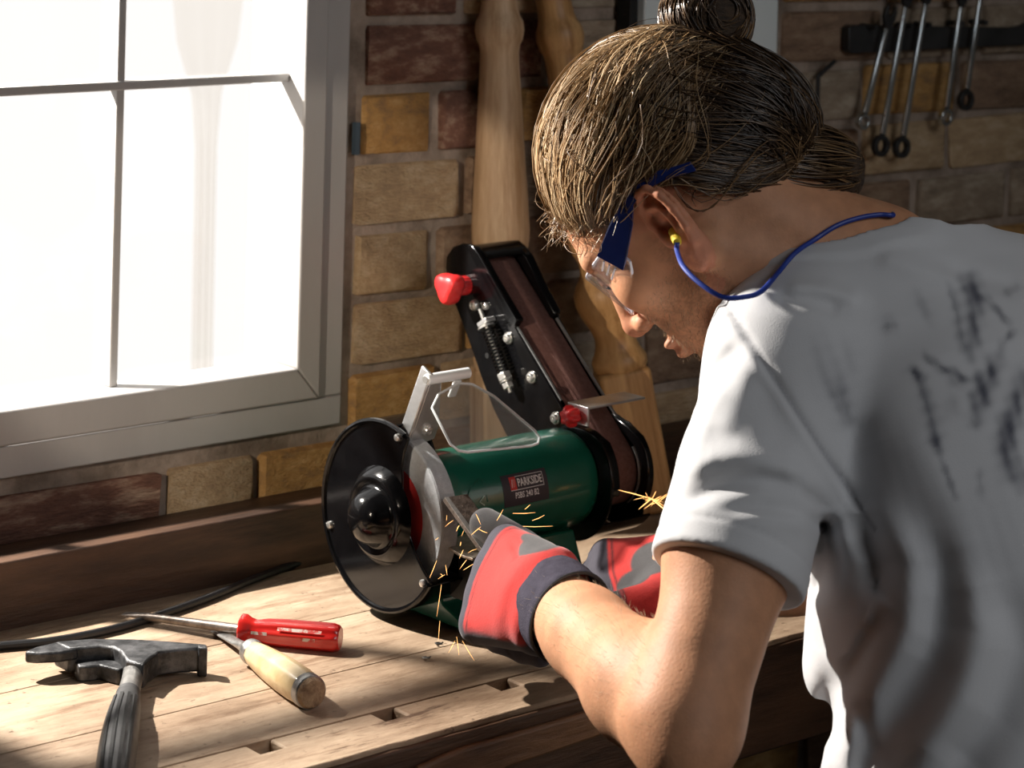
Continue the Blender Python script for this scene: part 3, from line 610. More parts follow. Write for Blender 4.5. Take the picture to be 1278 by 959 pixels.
MB().lathe([(-.003, .0108), (-.001, .0118), (.003, .0118), (.005, .0106)], hp[1], hp[2], 24).build('collar', M_bare, hm)
nub = MB(); gd = (gp[-1]-gp[4]).normalized(); gs = gd.cross(UP).normalized()
for i in range(6, len(gp)-2):
    for f in (0, .5):
        p = gp[i].lerp(gp[i+1], f); r = gq[i]
        for k in (-46, -22, 4, 30):
            a = math.radians(k+8); nn = UP*math.cos(a)+gs*math.sin(a)
            M = Matrix.Translation(p+nn*r) @ Matrix((gs*math.cos(a)-UP*math.sin(a), gd, nn)).transposed().to_4x4()
            nub.box((-.0014, -.0024, -.001), (.0014, .0024, .0012), M)
o = nub.build('grip_ribs', mat('rib_black', (.006, .006, .006), rough=.7), grip, smooth=False); o['kind'] = 'stuff'

# screwdriver
e0 = at_z(425, 797, .0125); e1 = at_z(300, 786, .0125); tip = at_z(155, 766, .007)
sdv = empty('screwdriver', e0, label='flat screwdriver with translucent red handle and long dull shaft on the bench', cat='screwdriver')
d = (e1-e0).normalized(); HL = (e1-e0).length
M_rp = mat('red_acetate', (.60, .012, .012), (.70, .03, .02), rough=.28, scale=25, coat=.4, **{'Transmission Weight': .25})
prof = [(0, .0095), (.0015, .0112), (.006, .0120), (.014, .0121), (HL*.55, .0118), (HL*.72, .0110), (HL*.83, .0098), (HL*.89, .0112), (HL*.94, .0138), (HL*.985, .0138), (HL, .0120)]
u = d.orthogonal().normalized(); w = d.cross(u); vs = []; fs = []; n = 48
for t, r in prof:
    fl = .07 if .004 < t < HL*.8 else .02
    for k in range(n):
        a = 2*PI*k/n; rr = r*(1+fl*math.cos(8*a)); vs.append(d*t+(u*math.cos(a)+w*math.sin(a))*rr)
for i in range(len(prof)-1):
    for k in range(n): fs.append((i*n+k, i*n+(k+1) % n, (i+1)*n+(k+1) % n, (i+1)*n+k))
fs += [tuple(range(n))[::-1], tuple((len(prof)-1)*n+k for k in range(n))]
hd = MB().add(vs, fs).build('handle', M_rp, sdv, angle=40)
M_worn = mat('worn_white_print', (.62, .56, .50), (.55, .05, .04), rough=.6, scale=130, lo=.48, hi=.56)
cmv = (Vector((0, 0, CAM_H))-e0).normalized(); up2 = (cmv-d*cmv.dot(d)).normalized(); sd2 = d.cross(up2)
for s0, s1, off in ((.16, .60, .0032), (.22, .36, -.0042), (.70, .86, -.002)):
    mb = MB(); vs = []
    for t in np.linspace(s0*HL, s1*HL, 8):
        r = np.interp(t, [p[0] for p in prof], [p[1] for p in prof])*1.05
        for o_ in (-.0014, .0014):
            x = off+o_; vs.append(d*t+sd2*x+up2*(math.sqrt(max(r*r-x*x, 0))+.0003))
    mb.add(vs, [(2*i, 2*i+1, 2*i+3, 2*i+2) for i in range(7)]).build('worn_print', M_worn, hd)
t1 = tip-e0; dd = (t1-d*HL).normalized()
M_sh = mat('dull_brown_steel', (.10, .075, .06), (.34, .30, .27), rough=.45, metal=.7, scale=90, lo=.3, hi=.75)
st = d*HL; ln = (t1-st).length
mb = MB(); vs = []; fs = []; n = 16; uu = dd.cross(UP).normalized(); ww = uu.cross(dd)
for t, a_, b2 in ((-.006, .0046, .0046), (.0, .0046, .0046), (ln*.70, .0036, .0036), (ln*.80, .0040, .0034), (ln*.90, .0052, .0024), (ln*.97, .0054, .0014), (ln, .0050, .0008)):
    for k in range(n):
        a = 2*PI*k/n; vs.append(st+dd*t+uu*math.cos(a)*a_+ww*math.sin(a)*b2)
for i in range(6):
    for k in range(n): fs.append((i*n+k, i*n+(k+1) % n, (i+1)*n+(k+1) % n, (i+1)*n+k))
fs += [tuple(range(n))[::-1], tuple(6*n+k for k in range(n))]
mb.add(vs, fs).build('shaft', M_sh, sdv)

# chisel
c0 = at_z(391, 867, .0145); c1 = at_z(316, 815, .0125); c2 = at_z(270, 787, .0025)
ch = empty('wood_chisel', c0, label='old chisel with pale turned wooden handle and steel end ring on the bench', cat='chisel')
d = (c1-c0).normalized(); HL = (c1-c0).length
M_ch = mat('pale_varnished_wood', (.52, .36, .17), (.74, .58, .34), rough=.38, scale=26, stretch=(1, 1, 1), bump=.08, coat=.2)
prof = [(.010, .0128), (.014, .0142), (.03, .0152), (HL*.45, .0150), (HL*.7, .0136), (HL*.88, .0118), (HL*.95, .0108), (HL, .0100)]
vs = []; fs = []; n = 8; N_ = 40; u = d.orthogonal().normalized(); w = d.cross(u)
for t, r in prof:
    for k in range(N_):
        a = 2*PI*k/N_; oc = 1/max(abs(math.cos((a % (PI/4))-PI/8)), .1)*math.cos(PI/8); vs.append(d*t+(u*math.cos(a)+w*math.sin(a))*r*(.55+.45*oc))
for i in range(len(prof)-1):
    for k in range(N_): fs.append((i*N_+k, i*N_+(k+1) % N_, (i+1)*N_+(k+1) % N_, (i+1)*N_+k))
fs += [tuple(range(N_))[::-1], tuple((len(prof)-1)*N_+k for k in range(N_))]
MB().add(vs, fs).build('handle', M_ch, ch, angle=35)
MB().lathe([(.004, .0132), (.005, .0142), (.013, .0146), (.014, .0140)], (0, 0, 0), d, 36).build('end_ring', M_bare, ch)
MB().lathe([(-.001, .009), (.0, .0112), (.004, .0132), (.006, .0132)], (0, 0, 0), d, 30).build('mushroomed_end', mat('battered_end_grain', (.16, .09, .05), (.46, .32, .19), rough=.9, scale=90, bump=.8, bscale=200), ch)
MB().lathe([(HL-.003, .0104), (HL+.001, .0112), (HL+.006, .0108), (HL+.008, .0088)], (0, 0, 0), d, 30).build('ferrule', M_bare, ch)
st = d*(HL+.006); dd = (c2-c0-st).normalized(); ln = (c2-c0-st).length; uu = dd.cross(UP).normalized(); ww = uu.cross(dd); vs = []; fs = []; n = 16
for t, a_, b2 in ((0, .0078, .0078), (.012, .0052, .0052), (.026, .0048, .0040), (.034, .0060, .0026), (ln-.014, .0062, .0022), (ln, .0060, .0006)):
    for k in range(n):
        a = 2*PI*k/n; vs.append(st+dd*t+uu*math.cos(a)*a_+ww*math.sin(a)*b2)
for i in range(5):
    for k in range(n): fs.append((i*n+k, i*n+(k+1) % n, (i+1)*n+(k+1) % n, (i+1)*n+k))
fs += [tuple(range(n))[::-1], tuple(5*n+k for k in range(n))]
MB().add(vs, fs).build('blade', M_bare, ch)
# swarf
for i, (px, py, lb) in enumerate(((532, 824, 'small curl of metal swarf on the bench below the grinder'), (738, 694, 'tiny metal chip on the bench right of the grinder'), (548, 806, 'dark flake of metal on the bench near the red glove'))):
    p = at_z(px, py, 0); mb = MB(); r = random.Random(i)
    mb.tube([p+Vector((.0035*math.cos(k*1.1), .0035*math.sin(k*1.1), .001+.0004*k)) for k in range(6)], .0008, 5)
    tag(mb.build('metal_swarf', M_bare if i < 2 else M_black), lb, 'swarf')

# ================================================================ IMPLICIT SURFACES (bodies, cloth)
f4 = np.float32
def V3(p): return np.array(tuple(p), dtype=f4)
def smin(a, b, k):
    h = np.clip(.5+.5*(b-a)/k, 0, 1); return b+(a-b)*h-k*h*(1-h)
def smax(a, b, k): return -smin(-a, -b, k)
def sph(P, c, r): return np.sqrt(((P-V3(c))**2).sum(-1))-r
def ell(P, c, r):
    q = P-V3(c); r = V3(r); k0 = np.sqrt(((q/r)**2).sum(-1)); k1 = np.sqrt(((q/r**2)**2).sum(-1))+1e-6
    return k0*(k0-1)/k1
def cap(P, a, b, ra, rb=None):
    a = V3(a); b = V3(b); rb = ra if rb is None else rb; d = b-a
    t = np.clip(((P-a)@d)/max(float(d@d), 1e-12), 0, 1)
    return np.sqrt((((P-a)-t[:, None]*d)**2).sum(-1))-(ra+(rb-ra)*t)
def poly(P, pts, r, k=0):
    d = None
    for i in range(len(pts)-1):
        ra, rb = (r[i], r[i+1]) if hasattr(r, '__len__') else (r, r)
        e = cap(P, pts[i], pts[i+1], ra, rb); d = e if d is None else (np.minimum(d, e) if not k else smin(d, e, k))
    return d
def within(P, lo, hi):
    return ((P >= V3(lo)) & (P <= V3(hi))).all(-1)
def field(parts, far=.2):                                        # parts: (lo, hi, fn, k); each is only worked out inside its own box
    def f(P):
        d = np.full(len(P), far, f4)
        for lo, hi, fn, k in parts:
            m = within(P, lo, hi)
            if m.any(): d[m] = smin(d[m], fn(P[m]), k)
        return d
    return f
def surface(name, f, lo, hi, h, m, parent, colour=None, attr='tint', slack=1.5, smooth_it=0):
    lo = np.array(lo, float); n = np.ceil((np.array(hi, float)-lo)/h).astype(int); B = 12
    nb = np.ceil(n/B).astype(int)
    I = np.stack(np.meshgrid(*[np.arange(k) for k in nb], indexing='ij'), -1).reshape(-1, 3)
    C = (lo+(I*B+B/2)*h).astype(f4)
    I = I[np.abs(f(C)) < h*B*.87*slack+.004]
    o = np.stack(np.meshgrid(*[np.arange(-1, B+1)]*3, indexing='ij'), -1).reshape(-1, 3)   # corner points with one cell of overlap below
    S_ = B+2; verts = []; keys = []; quads = []
    NX = (n+4).astype(np.int64)
    def gid(c): return ((c[..., 0]+2)*NX[1]*2+(c[..., 1]+2))*NX[2]*2+(c[..., 2]+2)
    for s in range(0, len(I), 160):
        J = I[s:s+160]
        idx = J[:, None, :]*B+o[None]
        val = f((lo+idx.reshape(-1, 3)*h).astype(f4)).reshape(len(J), S_, S_, S_)
        neg = val < 0
        # cells: S_-1 per side; cell c has corners c..c+1 ; global cell index = J*B-1+c
        K = S_-1
        cnt = np.zeros((len(J), K, K, K), np.int8)
        for a in (0, 1):
            for b in (0, 1):
                for c in (0, 1): cnt += neg[:, a:a+K, b:b+K, c:c+K]
        act = (cnt > 0) & (cnt < 8)
        bi, x, y, z = np.nonzero(act)
        acc = np.zeros((len(bi), 3)); num = np.zeros(len(bi))
        for ax in range(3):
            for p in (0, 1):
                for q in (0, 1):
                    o0 = [p, q]; o0.insert(ax, 0); o1 = list(o0); o1[ax] = 1
                    v0 = val[bi, x+o0[0], y+o0[1], z+o0[2]]; v1 = val[bi, x+o1[0], y+o1[1], z+o1[2]]
                    cr = (v0 < 0) != (v1 < 0)
                    t = np.where(cr, v0/np.where(cr, v0-v1, 1), 0)
                    pt = np.tile(np.array(o0, float), (len(bi), 1)); pt[:, ax] += t
                    acc += pt*cr[:, None]; num += cr
        cell = J[bi]*B-1+np.stack((x, y, z), -1)
        verts.append(lo+(cell+acc/num[:, None])*h); keys.append(gid(cell))
        # edges owned by this block: corner indices 1..B (global J*B .. J*B+B-1)
        for ax in range(3):
            sl0 = [slice(None)]+[slice(1, B+1)]*3; sl1 = list(sl0); sl1[ax+1] = slice(2, B+2)
            n0 = neg[tuple(sl0)]; n1 = neg[tuple(sl1)]
            bi2, x2, y2, z2 = np.nonzero(n0 != n1)
            base = J[bi2]*B+np.stack((x2, y2, z2), -1)           # global corner index
            u, w = [k for k in range(3) if k != ax]
            cs = []
            for du, dw in ((-1, -1), (0, -1), (0, 0), (-1, 0)):
                c = base.copy(); c[:, u] += du; c[:, w] += dw; cs.append(gid(c))
            qd = np.stack(cs, -1)
            flip = n0[bi2, x2, y2, z2] ^ (ax == 1)
            qd[~flip] = qd[~flip][:, ::-1]
            quads.append(qd)
    V = np.concatenate(verts); Kk = np.concatenate(keys); Q = np.concatenate(quads)
    uk, first = np.unique(Kk, return_index=True); V = V[first]
    pos = np.searchsorted(uk, Q); pos = np.clip(pos, 0, len(uk)-1); ok = (uk[pos] == Q).all(-1); Q = pos[ok]
    if smooth_it:
        for _ in range(smooth_it):
            a = np.zeros_like(V); c = np.zeros(len(V))
            for i in range(4):
                np.add.at(a, Q[:, i], V[Q[:, (i+1) % 4]]+V[Q[:, (i+3) % 4]]); np.add.at(c, Q[:, i], 2)
            V = V*.5+.5*a/np.maximum(c, 1)[:, None]
    me = bpy.data.meshes.new(name)
    me.vertices.add(len(V)); me.vertices.foreach_set('co', V.astype(f4).ravel())
    me.loops.add(Q.size); me.loops.foreach_set('vertex_index', Q.astype(np.int32).ravel())
    me.polygons.add(len(Q)); me.polygons.foreach_set('loop_start', np.arange(0, Q.size, 4, dtype=np.int32)); me.polygons.foreach_set('loop_total', np.full(len(Q), 4, np.int32))
    me.update(calc_edges=True); me.validate(); me.shade_smooth()
    if colour is not None:
        c = colour(V.astype(f4)); ca = me.color_attributes.new(attr, 'FLOAT_COLOR', 'POINT')
        ca.data.foreach_set('color', np.concatenate((c, np.ones((len(c), 1))), 1).astype(f4).ravel())
    me.materials.append(m)
    ob = bpy.data.objects.new(name, me); COL.objects.link(ob)
    if parent is not None: ob.parent = parent; ob.matrix_parent_inverse = parent.matrix_world.inverted()
    return ob
def keep(o, parent):                                             # parent a mesh built in world coordinates
    o.parent = parent; o.location = -Vector(parent.location); return o
def mixc(c, w, new):
    w = np.clip(w, 0, 1)[:, None]; return c*(1-w)+np.array(new)*w
def sstep(a, b, x):
    t = np.clip((x-a)/(b-a), 0, 1); return t*t*(3-2*t)

# ================================================================ THE PERSON
PR = Vector((1.56, 1.12, FL))
man = empty('person', PR, label='person in stained white t-shirt bending over the grinder, hair in a bun, red gloves', cat='person')
bpy.context.view_layer.update()
# head frame: right, forward, up
hy, hp_, hr_ = math.radians(23.7), math.radians(51.4), math.radians(8.6)
hf = Vector((-math.sin(hy)*math.cos(hp_), math.cos(hy)*math.cos(hp_), -math.sin(hp_)))
h_r = Vector((math.cos(hy), math.sin(hy), 0)); h_u = h_r.cross(hf)
hr2 = h_r*math.cos(hr_)+h_u*math.sin(hr_); hu2 = h_u*math.cos(hr_)-h_r*math.sin(hr_)
HS = 1.043; HO = Vector((1.431, 1.478, .426))
HR = np.array((hr2, hf, hu2), dtype=f4)                           # rows
def to_head(P): return ((P-V3(HO))@HR.T)/HS
def from_head(q): return HO+(hr2*q[0]+hf*q[1]+hu2*q[2])*HS
HM = Matrix((hr2*HS, hf*HS, hu2*HS)).transposed().to_4x4(); HM.translation = HO
def ear(q):                                                       # q in head coordinates with x made positive towards the ear's side
    e = (q-V3((.0735, -.006, .001)))/1.14
    ca, sa = math.cos(.22), math.sin(.22)                         # lean the long axis back
    v = e[:, 2]*ca-e[:, 1]*sa; hh = e[:, 1]*ca+e[:, 2]*sa; w = e[:, 0]
    co, so_ = math.cos(.48), math.sin(.48)                        # flare the rear edge out
    w2 = w*co+hh*so_-.004; h2 = hh*co-w*so_
    E = np.stack((h2, v, w2), -1).astype(f4)
    d = ell(E, (-.004, .001, -.002), (.0165, .031, .0038))
    hel = [(.0095, -.004, .0010), (.0125, .008, .0025), (.0100, .021, .0038), (.0015, .0305, .0045), (-.009, .0300, .0050), (-.0165, .0215, .0052), (-.0190, .008, .0048), (-.0180, -.006, .0040), (-.0135, -.017, .0030), (-.0075, -.0245, .0018)]
    d = smin(d, poly(E, hel, .0031, .002), .003)
    ant = [(.003, .018, .0020), (-.006, .017, .0032), (-.0105, .008, .0040), (-.0105, -.004, .0040), (-.0065, -.013, .0034), (-.0005, -.0165, .0030)]
    d = smin(d, poly(E, ant, .0030, .002), .0035)
    d = smax(d, -ell(E, (.0005, -.0035, .0040), (.0072, .0105, .0080)), .003)
    d = smax(d, -ell(E, (-.0045, .0235, .0050), (.0075, .0040, .0034)), .002)
    d = smin(d, ell(E, (-.0015, -.0275, .0005), (.0085, .0090, .0042)), .005)
    d = smin(d, ell(E, (.0085, -.006, .0020), (.0042, .0070, .0040)), .003)
    return d*1.14
def head_sdf(P):
    q = to_head(P); s = q.copy(); s[:, 0] = np.abs(s[:, 0])
    d = ell(q, (0, -.012, .047), (.0745, .096, .087))
    d = smin(d, ell(q, (0, .038, .002), (.0600, .058, .088)), .03)
    d = smin(d, ell(q, (0, .046, -.060), (.0500, .042, .046)), .028)
    d = smin(d, sph(q, (0, .083, -.098), .0165), .022)
    d = smin(d, sph(s, (.050, .012, -.056), .018), .025)
    d = smin(d, sph(s, (.046, .064, -.008), .0185), .02)
    d = smin(d, cap(s, (.008, .0925, .035), (.046, .077, .034), .0085), .012)
    d = smax(d, -sph(s, (.0320, .103, .0175), .0165), .012)
    lid = smax(sph(s, (.0320, .0785, .0165), .0130), .0120-s[:, 2], .001); d = smin(d, lid, .004)
    d = smin(d, cap(q, (0, .0925, .024), (0, .1115, -.0195), .0062, .0088), .011)
    d = smin(d, sph(q, (0, .1115, -.0235), .0100), .006)
    d = smin(d, sph(s, (.0110, .1015, -.0275), .0080), .006)
    d = smax(d, -ell(s, (.0065, .1045, -.0355), (.0038, .0062, .0045)), .003)
    d = smin(d, ell(q, (0, .0960, -.0545), (.0235, .0090, .0062)), .006)
    d = smin(d, ell(q, (0, .0950, -.0665), (.0200, .0092, .0068)), .006)
    d = smax(d, -ell(q, (0, .1060, -.0602), (.0215, .0050, .0015)), .0025)
    m = (s[:, 0] > .05) & (np.abs(q[:, 1]) < .06) & (np.abs(q[:, 2]) < .06)
    if m.any(): d[m] = smin(d[m], ear(s[m]), .004)
    m2 = (np.abs(s[:, 0]-.069) < .02) & (np.abs(q[:, 1]) < .03) & (np.abs(q[:, 2]) < .03)
    if m2.any(): d[m2] = smax(d[m2], -cap(s[m2], (.060, -.003, -.003), (.085, -.003, -.003), .0032), .002)
    return d*HS
NB = Vector((1.532, 1.376, .372)); SKB = Vector(from_head((0, -.030, -.045)))
SL = Vector((1.428, 1.360, .316)); EL = Vector((1.254, 1.294, .079)); WL = Vector((1.330, 1.534, .094))
TX = Vector((.991, -.130, 0)).normalized(); SR = SL+TX*.375+Vector((0, 0, -.012)); ER = Vector((1.730, 1.420, .085)); WRr = Vector((1.530, 1.560, .075))
T0 = Vector((1.585, 1.335, .372)); P0 = Vector((1.565, 1.085, -.09))
def lerp(a, b, t): return a.lerp(b, t)
def arm(P, S_, E_, W_, bend):
    d = cap(P, S_, lerp(S_, E_, .5), .052, .0465)
    d = smin(d, cap(P, lerp(S_, E_, .45), E_, .0465, .0415), .02)
    u = (E_-S_).normalized(); bi = lerp(S_, E_, .55)+bend*.008
    d = smin(d, ell(P, bi, (.041, .041, .050)), .03)
    d = smin(d, cap(P, E_, lerp(E_, W_, .30), .0405, .0430), .022)
    d = smin(d, cap(P, lerp(E_, W_, .28), lerp(E_, W_, .72), .0435, .0350), .02)
    d = smin(d, cap(P, lerp(E_, W_, .70), W_+(W_-E_).normalized()*.03, .0350, .0295), .015)
    d = smin(d, sph(P, E_+u*.022-(W_-E_).normalized()*.016, .0225), .022)      # olecranon
    return d
def bb(pts, r):
    a = np.array([tuple(p) for p in pts]); return a.min(0)-r, a.max(0)+r
def neck(P):
    d = cap(P, SKB, NB, .0535, .0610)
    d = smin(d, cap(P, from_head((-.055, -.010, -.030)), from_head((-.025, -.040, -.150)), .016, .012), .02)     # the muscle behind the ear
    d = smin(d, cap(P, from_head((0, .010, -.060)), NB+Vector((-.02, .05, -.06)), .040, .045), .03)
    d = smin(d, cap(P, NB+Vector((.01, -.01, 0)), SL+Vector((.05, 0, .0)), .05, .038), .04)
    d = smin(d, cap(P, NB+Vector((.01, -.01, -.012)), SR-Vector((.05, 0, .0)), .045, .036), .04)
    return d
def chest(P):
    return smin(cap(P, T0-Vector((0, .02, .10)), lerp(T0, P0, .75), .085, .085), cap(P, SL+Vector((.06, -.02, -.04)), SR-Vector((.06, .02, .04)), .05), .05)
hlo, hhi = bb([from_head(c) for c in ((-.1, -.12, -.13), (.1, .13, .14), (-.1, .13, -.13), (.1, -.12, .14), (-.1, -.12, .14), (.1, .13, -.13))], .01)
nlo, nhi = bb([SKB, NB, SL, SR], .12); alo, ahi = bb([SL, EL, WL], .09); rlo, rhi = bb([SR, ER, WRr], .09); clo, chi = bb([T0, P0, SL, SR], .11)
body_f = field([(hlo, hhi, head_sdf, .001), (nlo, nhi, neck, .028), (alo, ahi, lambda P: arm(P, SL, EL, WL, Vector((-.5, .8, .2))), .03), (rlo, rhi, lambda P: arm(P, SR, ER, WRr, Vector((.5, .6, .3))), .03), (clo, chi, chest, .03)])
def skin_colour(V):
    n = len(V); c = np.tile(np.array((.61, .295, .160)), (n, 1))
    q = to_head(V); s = np.abs(q[:, 0]); y = q[:, 1]; z = q[:, 2]
    ishead = (np.linalg.norm(q, axis=1) < .17) & (body_head(V) < .004)
    r = np.random.default_rng(3).random(n)
    # beard and stubble on the jaw, upper lip and sideburns
    jaw = sstep(-.012, -.040, z)*sstep(-.012, .015, y)
    jaw = np.maximum(jaw, sstep(.020, -.015, z)*sstep(.036, .018, y)*sstep(-.012, .006, y)*(s > .045))
    lip = np.exp(-((z+.060)/.0075)**2)*np.exp(-(s/.021)**2)*(y > .085)
    jaw = jaw*(1-lip)*sstep(-.150, -.110, z)
    c = mixc(c, ishead*jaw*(.32+.5*(r-.35)), (.20, .11, .065))
    c = mixc(c, ishead*lip*.6, (.45, .14, .11))
    nose = np.exp(-(((y-.116)/.02)**2+((z+.022)/.014)**2+(s/.02)**2)); c = mixc(c, ishead*nose*.35, (.60, .19, .13))
    earm = (s > .069)*np.exp(-((y+.008)/.03)**2); c = mixc(c, ishead*earm*.45, (.62, .20, .13))
    brow = np.exp(-((z-.037)/.0045)**2)*(s > .01)*(s < .05)*(y > .07); c = mixc(c, ishead*brow*(.55+.4*(r-.5)), (.13, .07, .035))
    fore = sstep(.30, .05, np.abs((V-V3(lerp(EL, WL, .5)))[:, 0])+np.abs((V-V3(lerp(EL, WL, .5)))[:, 1])); c = mixc(c, (1-ishead)*fore*.15, (.58, .36, .24))
    return c
def body_head(V): return head_sdf(V)
M_skin = attr_mat('skin', 'tint', rough=.56, bump=.30, bscale=420, sss=.12, spec=.32, mottle=.14, mscale=60)
surface('body', body_f, (1.10, 1.05, -.09), (1.92, 1.72, .64), .0021, M_skin, man, skin_colour)
for s in (-1, 1):
    e = MB().lathe([(-.0115+.0115*(1-math.cos(PI*i/12)), .0115*math.sin(PI*i/12)) for i in range(13)], from_head((s*.032, .0785, .0165)), from_head((s*.032, .1785, -.03)), 20).build('eye', mat('eye_white_%d' % s, (.7, .68, .65), rough=.15), None, angle=180); keep(e, man)
    p = Vector(from_head((s*.032, .0888, .0118))); dd = (hf*.9-hu2*.42)
    keep(MB().lathe([(0, .0052), (.0010, .0045), (.0014, .002)], p, p+dd, 16).build('iris', mat('iris_%d' % s, (.05, .09, .12), rough=.1), None), man)

# ---- T-shirt
su = (T0-P0).normalized(); tbk = su.cross(TX).normalized(); TXo = tbk.cross(su).normalized()   # tbk points to the chest side
vdir = (Vector((1.52, 1.27, .2))-Vector((0, 0, CAM_H))).normalized(); q_r = vdir.cross(UP).normalized(); q_u = q_r.cross(vdir).normalized()
def q2(P): return np.stack((P@V3(q_r), P@V3(q_u)), -1)
def q2px(px, py, D=1.9): p = at_d(px, py, D); return np.array((p.dot(q_r), p.dot(q_u)))
def seg2(Q, a, b):
    d = b-a; t = np.clip(((Q-a)@d)/max(d@d, 1e-12), 0, 1); return np.linalg.norm((Q-a)-t[:, None]*d, axis=-1), t
ts = np.array((-.08, -.03, 0, .04, .08, .13, .2, .3, .42, .55, .7))
tw = np.array((.02, .055, .085, .128, .152, .166, .174, .180, .186, .190, .19))
tw2 = np.array((.02, .055, .085, .135, .172, .190, .196, .194, .188, .190, .19))
td = np.array((.02, .045, .062, .085, .102, .118, .128, .128, .126, .130, .13))
tc = np.array((.00, .00, .00, -.004, -.010, -.014, -.012, .0, .012, .016, .016))
def torso(P):
    v = P-V3(T0); s = -(v@V3(su)); x = v@V3(TXo); y = v@V3(tbk)
    w = np.where(x > 0, np.interp(s, ts, tw2), np.interp(s, ts, tw)); d_ = np.interp(s, ts, td); y = y-np.interp(s, ts, tc)
    k = np.sqrt((x/w)**2+(y/d_)**2)
    # super-ellipse flattens the back
    k = ((np.abs(x)/w)**2.2+(np.abs(y)/d_)**2.2)**(1/2.2)
    return np.maximum((k-1)*np.minimum(w, d_)*.9, np.maximum(s-.62, -.035-s)).astype(f4)
HEM = lerp(SL, EL, .615); adir = (EL-SL).normalized()
SMA = at_d(925, 410, 1.95); SMB = at_d(1046, 592, 1.87); seam_n = (SMB-SMA).cross((SMA-Vector((0, 0, CAM_H)))).normalized()
folds = [  # picture polyline, height (+ ridge, - valley), half-width, all in metres on the cloth
    (((1036, 640), (1000, 606), (955, 600), (900, 612), (858, 632)), -.0042, .0075), (((1030, 625), (985, 585), (930, 570), (870, 575)), .0045, .010),
    (((1028, 650), (980, 650), (920, 662), (860, 672)), .0035, .010), (((1040, 660), (1000, 640), (960, 634), (905, 640)), -.0035, .006),
    (((905, 470), (878, 520), (868, 570), (885, 600)), .0045, .012), (((925, 430), (900, 452), (872, 500), (862, 545)), -.0035, .008), (((940, 450), (920, 500), (905, 545)), .003, .012), (((962, 470), (968, 520), (985, 560)), -.002, .012),
    (((1030, 640), (1034, 690), (1020, 760)), -.006, .010), (((1052, 650), (1070, 700), (1060, 780), (1030, 850)), .0055, .013), (((1075, 640), (1100, 700), (1090, 780), (1050, 860), (1020, 930)), -.005, .013),
    (((1100, 640), (1140, 700), (1135, 780), (1085, 870), (1050, 959)), .006, .016), (((1165, 660), (1180, 740), (1165, 820), (1110, 900), (1080, 959)), -.006, .017),
    (((1200, 690), (1225, 780), (1195, 860), (1130, 959)), .006, .018), (((1240, 720), (1265, 800), (1240, 880), (1180, 959)), -.0055, .018), (((1068, 745), (1085, 765), (1110, 740)), .005, .009), (((1040, 800), (1030, 870), (1040, 930)), -.004, .010),
    (((1075, 860), (1085, 920), (1078, 959)), -.0045, .008), (((1130, 530), (1180, 620), (1210, 700)), .0025, .020), (((1060, 520), (1075, 580), (1080, 640)), -.003, .016),
    (((960, 370), (1010, 372), (1050, 385)), -.003, .007), (((975, 355), (1030, 358), (1075, 372)), .003, .007), (((1090, 310), (1150, 330), (1200, 345)), .0025, .009), (((1180, 325), (1230, 340), (1275, 352)), -.0025, .008)]
foldq = [([q2px(*p) for p in pl], a, w) for pl, a, w in folds]
def fold_disp(P):
    Q = q2(P); o = np.zeros(len(P))
    for pl, a, w in foldq:
        best = np.full(len(P), 9.); tt = np.zeros(len(P)); n = len(pl)-1
        for i in range(n):
            d, t = seg2(Q, pl[i], pl[i+1]); m = d < best; best[m] = d[m]; tt[m] = ((i+t)/n)[m]
        o += a*np.exp(-(best/w)**2)*np.minimum(1, 5*np.minimum(tt+.06, 1.06-tt))
    side = sstep(.10, -.02, (P-V3(T0)-V3(-.5*tbk*0))@V3(vdir)-.0)            # only the side turned to the window-less room
    return o
nh_a = NB-Vector((-.010, .012, .012)); nh_b = SKB+Vector((.0, .03, .05))
def shirt_f(P):
    d = torso(P)
    d = smin(d, cap(P, T0+TX*-.075+Vector((0, .0, -.008)), SL+Vector((.0, 0, .0)), .058, .060), .045)
    d = smin(d, cap(P, T0+TX*.070+Vector((0, .0, -.034)), SR, .056, .062), .045)
    d = smin(d, cap(P, NB+Vector((-.045, .012, .010)), SL+Vector((.012, .010, .022)), .040, .046), .04)
    d = smin(d, cap(P, Vector((1.480, 1.300, .22)), Vector((1.455, 1.305, .080)), .052, .042), .045)
    d = smin(d, cap(P, Vector((1.472, 1.245, .13)), Vector((1.412, 1.225, -.10)), .046, .080), .05)
    d = smin(d, cap(P, T0+TX*.09+Vector((0, -.01, -.06)), SR+Vector((-.02, 0, -.015)), .075, .062), .05)
    for S_, E_ in ((SL, EL), (SR, ER)):
        u = V3((E_-S_).normalized()); H_ = lerp(S_, E_, .615); t = (P-V3(S_))@u
        sl = cap(P, S_, lerp(S_, E_, .80), .0640, .0610)
        sl = smax(sl, t-float((H_-S_).length), .004)
        d = smin(d, sl, .028)
    hole = cap(P, nh_a, nh_b, .0655, .074)
    d = d-.0032*sstep(.019, .016, hole)                            # ribbed collar stands a little proud
    t = (P-V3(SL))@V3(adir)-float((HEM-SL).length)
    near = cap(P, SL, HEM, .09)
    d = d+.0012*np.exp(-((t+.021)/.0018)**2)*(near < 0)
    sp_ = (P-V3(SMA))@V3(seam_n)
    ok = (np.abs((P-V3(lerp(SMA, SMB, .5)))@V3((SMB-SMA).normalized())) < .10) & ((P-V3(SL))@V3(vdir) < .02)
    d = d+.0022*np.exp(-(sp_/.0030)**2)*ok-.0012*np.exp(-((sp_+.006)/.004)**2)*ok
    hemw = np.where(near < .02, sstep(-.012, -.045, t), 1)
    d = d-1.25*fold_disp(P)*((P-V3(T0))@V3(tbk) < .15)*hemw
    return smax(d, -hole, .006)
